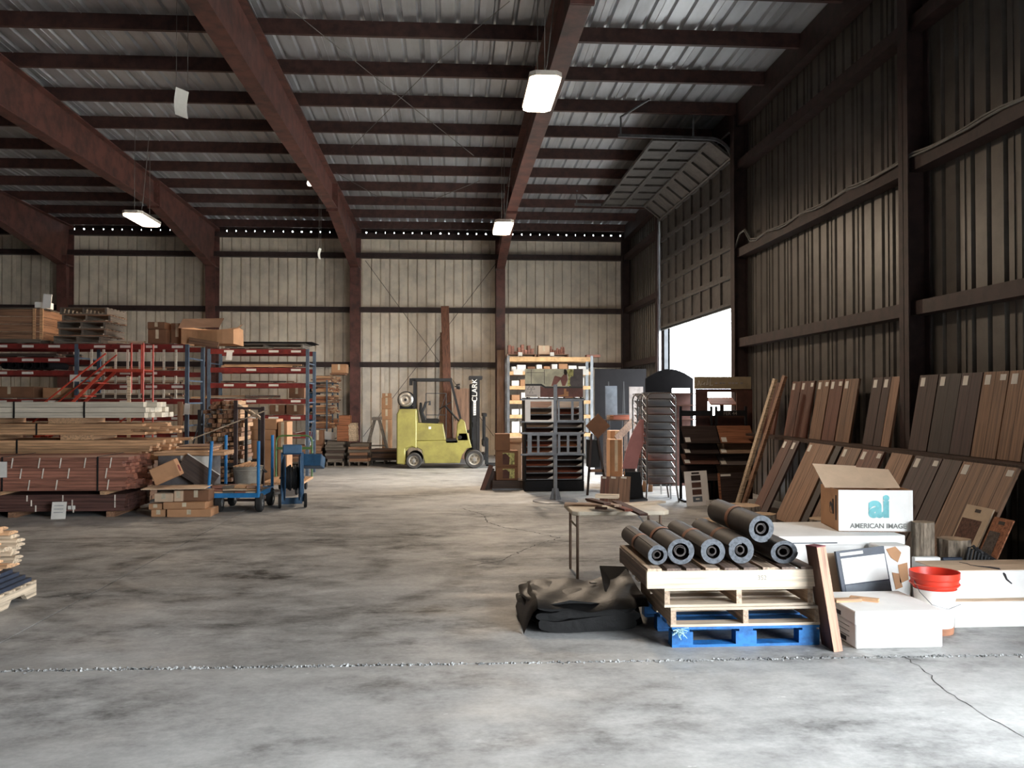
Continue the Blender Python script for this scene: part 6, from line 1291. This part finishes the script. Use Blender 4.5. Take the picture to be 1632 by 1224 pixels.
# torn carton, sample folder, small pieces in front of the white carton
Yt_ = 7.0; t = thing('torn_carton', 'torn white carton with brown patches below the open carton', 'box', (wx(1425, Yt_), Yt_, 0)); MB().bb(-.12, .13, 0, .22, 0, .55).build('body', 'card_white', t, bevel=.01)
for k, P in enumerate(([(-.08, .53), (.0, .55), (.05, .5), (.02, .42), (-.04, .46)], [(.02, .4), (.1, .42), (.11, .28), (.04, .25)], [(-.03, .34), (.03, .33), (.06, .22), (.0, .2)])): MB().add([(u, -.003, v) for u, v in P], [tuple(range(len(P)))]).build('torn_patch', 'card', t)
Yk = 6.82; t = thing('sample_folder', 'dark-edged sample folder with a blue-grey wood swatch', 'folder', (wx(1388, Yk), Yk, 0)); t.rotation_euler = (R(-9), R(-6), 0); MB().bb(-.2, .2, 0, .035, 0, .56).build('cover', 'book_navy', t); MB().bb(-.17, .19, -.004, -.0005, .3, .5).build('page', 'card_white', t); MB().bb(-.17, .19, -.004, -.0005, .05, .29).build('swatch', 'slate_grey', t); letters('MILLION', .04, t, (-.06, -.003, .535), (R(90), 0, 0), 'label_white', 'title', .0005) if False else MB().bb(-.17, .02, -.003, -.0005, .52, .545).build('title_strip', 'label_white', t)
t = thing('buff_folder', 'pale tan board standing between the thick plank and the folder', 'board', (wx(1338, Yk + .15), Yk + .15, 0)); t.rotation_euler = (R(-6), 0, 0); MB().bb(-.1, .1, 0, .02, 0, .5).build('board', 'card_pale', t)
Yb = 6.46; p = wx(1487, Yb); t = thing('white_bucket', 'white plastic bucket with an orange foot ring', 'bucket', (p, Yb, 0)); MB().lathe([(.0, 0), (.12, 0), (.125, .03), (.148, .32), (.155, .33), (.142, .32), (.118, .02), (0, .02)], n=32).build('body', 'bucket_white', t, True); MB().lathe([(.126, .0), (.1285, .005), (.131, .05), (.1265, .05)], n=32, cap=False).build('foot_ring', 'kraft_band', t, True)
t = thing('red_bucket', 'orange-red plastic bucket nested in the white bucket', 'bucket', (p, Yb, .24)); MB().lathe([(0, 0), (.117, 0), (.15, .105), (.165, .11), (.168, .16), (.175, .165), (.178, .215), (.168, .215), (.15, .1), (.112, .01), (0, .01)], n=36).build('body', 'bucket_red', t, True)
for z in (.12, .165): MB().lathe([(.172, z), (.178, z + .006), (.172, z + .012)], n=36, cap=False).build('rim_rib', 'bucket_red', t, True)
MB().tube([(-.17, -.02, .15), (-.165, -.09, .08), (-.11, -.16, .0), (0, -.185, -.03), (.11, -.16, .0)], .003, 5).build('bail', 'steel_grey', t)
# long cartons at the right
Yr = 6.55; xa = wx(1518, Yr)
def longbox(label, x0, x1, y0, y1, z0, z1, tear, seed):
    t = thing('long_carton', label, 'box', (0, 0, 0)); MB().bb(x0, x1, y0, y1, z0, z1 - .004).build('body', 'card_white', t, bevel=.006); MB().bb(x0, x1, y0 + .01, (y0 + y1) / 2 - .004, z1 - .004, z1).build('flap', 'card_pale', t); MB().bb(x0, x1, (y0 + y1) / 2 + .004, y1 - .01, z1 - .004, z1).build('flap', 'card_pale', t)
    if seed == 1: return
    r = random.Random(seed); q = x0 + tear; pts = [(q + r.uniform(-.02, .02) + .03 * k, y0 + .33 - .06 * k if k < 6 else y0 - .003, z1 + .001 if k < 6 else z1 - (k - 5) * .035) for k in range(9)]
    MB().tube(pts, [.003, .004, .004, .006, .01, .012, .01, .007, .004], 5).build('tear', 'print_dark', t)
longbox('lower long white carton on the floor beside the buckets', xa, 5.2, Yr, Yr + .46, 0, .2, .45, 1); longbox('upper long white carton with a black tear', wx(1500, Yr + .1), 5.25, Yr + .08, Yr + .52, .201, .42, .3, 2)
t = thing('foam_strip', 'white foam block wedged behind the upper long carton', 'foam', (wx(1474, 7.1), 7.09, 0)); MB().bb(-.1, .12, 0, .06, 0, .44).build('block', 'styrofoam', t, bevel=.006)
t = thing('black_tray', 'black tray standing behind the upper long carton', 'tray', (wx(1512, 7.09), 7.075, 0)); MB().bb(-.07, .1, 0, .03, 0, .44).build('body', 'book_navy', t, bevel=.006)
t = thing('wire_shelf', 'black curved slatted plastic rack behind the long cartons', 'rack', (wx(1549, 7.09), 7.085, 0))
for k in range(7):
    x = -.06 + k * .028; MB().tube([(x, 0, 0), (x - .01, 0, .38 - k * .012), (x + .02, .0, .52 - k * .014), (x + .06, .004, .53 - k * .018), (x + .12, .006, .46 - k * .012), (x + .15, .006, .36)], .013, 6).build('slat', 'black_matte', t, True)
MB().bb(-.08, .14, -.01, .01, .3, .33).build('rail', 'black_matte', t); MB().bb(-.08, .14, -.01, .01, 0, .03).build('foot', 'black_matte', t)
# ------------------------------------------------------------------ pallet of mouldings at the left edge
xr_ = fl(58, 948).x; yn = fl(58, 948).y; t = thing('pallet', 'pale notched pallet under black sheets and pale strips', 'pallet', (0, 0, 0)); yS = yn - 1.25; h = .135
def notch(x):
    P = [(yS, .0), (yS + .14, 0), (yS + .2, .055), (yS + .42, .055), (yS + .48, 0), (yS + .74, 0), (yS + .8, .055), (yS + 1.02, .055), (yS + 1.08, 0), (yn, 0), (yn, h - .018), (yS, h - .018)]
    return MB().prism(P, 'X', x - .02, x + .02)
for x in (xr_ - .02, xr_ - .5, xr_ - 1.0): notch(x).build('stringer', 'w_pale_y', t)
for k in range(7): y = yS + .05 + (yn - yS - .1) * k / 6; MB().bb(xr_ - 1.02, xr_, y - .05, y + .05, h - .018, h).build('deck_board', 'w_pale', t)
for k in range(4): o = MB().bb(xr_ - .95, xr_ - .02 - .03 * k, yS + .04 + .03 * k, yn - .05 - .05 * k, 0, .032).build('black_sheet', 'book_navy'); o.location.z = h + .001 + k * .034; tag(o, 'dark sheet in the pile on the notched pallet', 'sheet', 'dark sheets on the notched pallet')
r = random.Random(14); z = h + .14
for k in range(10):
    n = 5
    for j in range(n):
        wd = .16; y = yS + .1 + j * .24 + r.uniform(-.02, .02); L_ = .8 + r.uniform(-.08, .08); o = MB().prism([(0, 0), (wd, 0), (wd, .015), (wd * .6, .03), (.02, .034), (0, .02)], 'X', -L_, 0).build('wood_strip', r.choice(('w_pale', 'w_light', 'w_pale'))); o.location = (xr_ - .13 + r.uniform(-.06, .08) - (.07 if k > 6 else 0), y, z + k * .036); tag(o, 'pale profiled wood strip stacked on the dark sheets', 'strip', 'wood strips on the dark sheets')
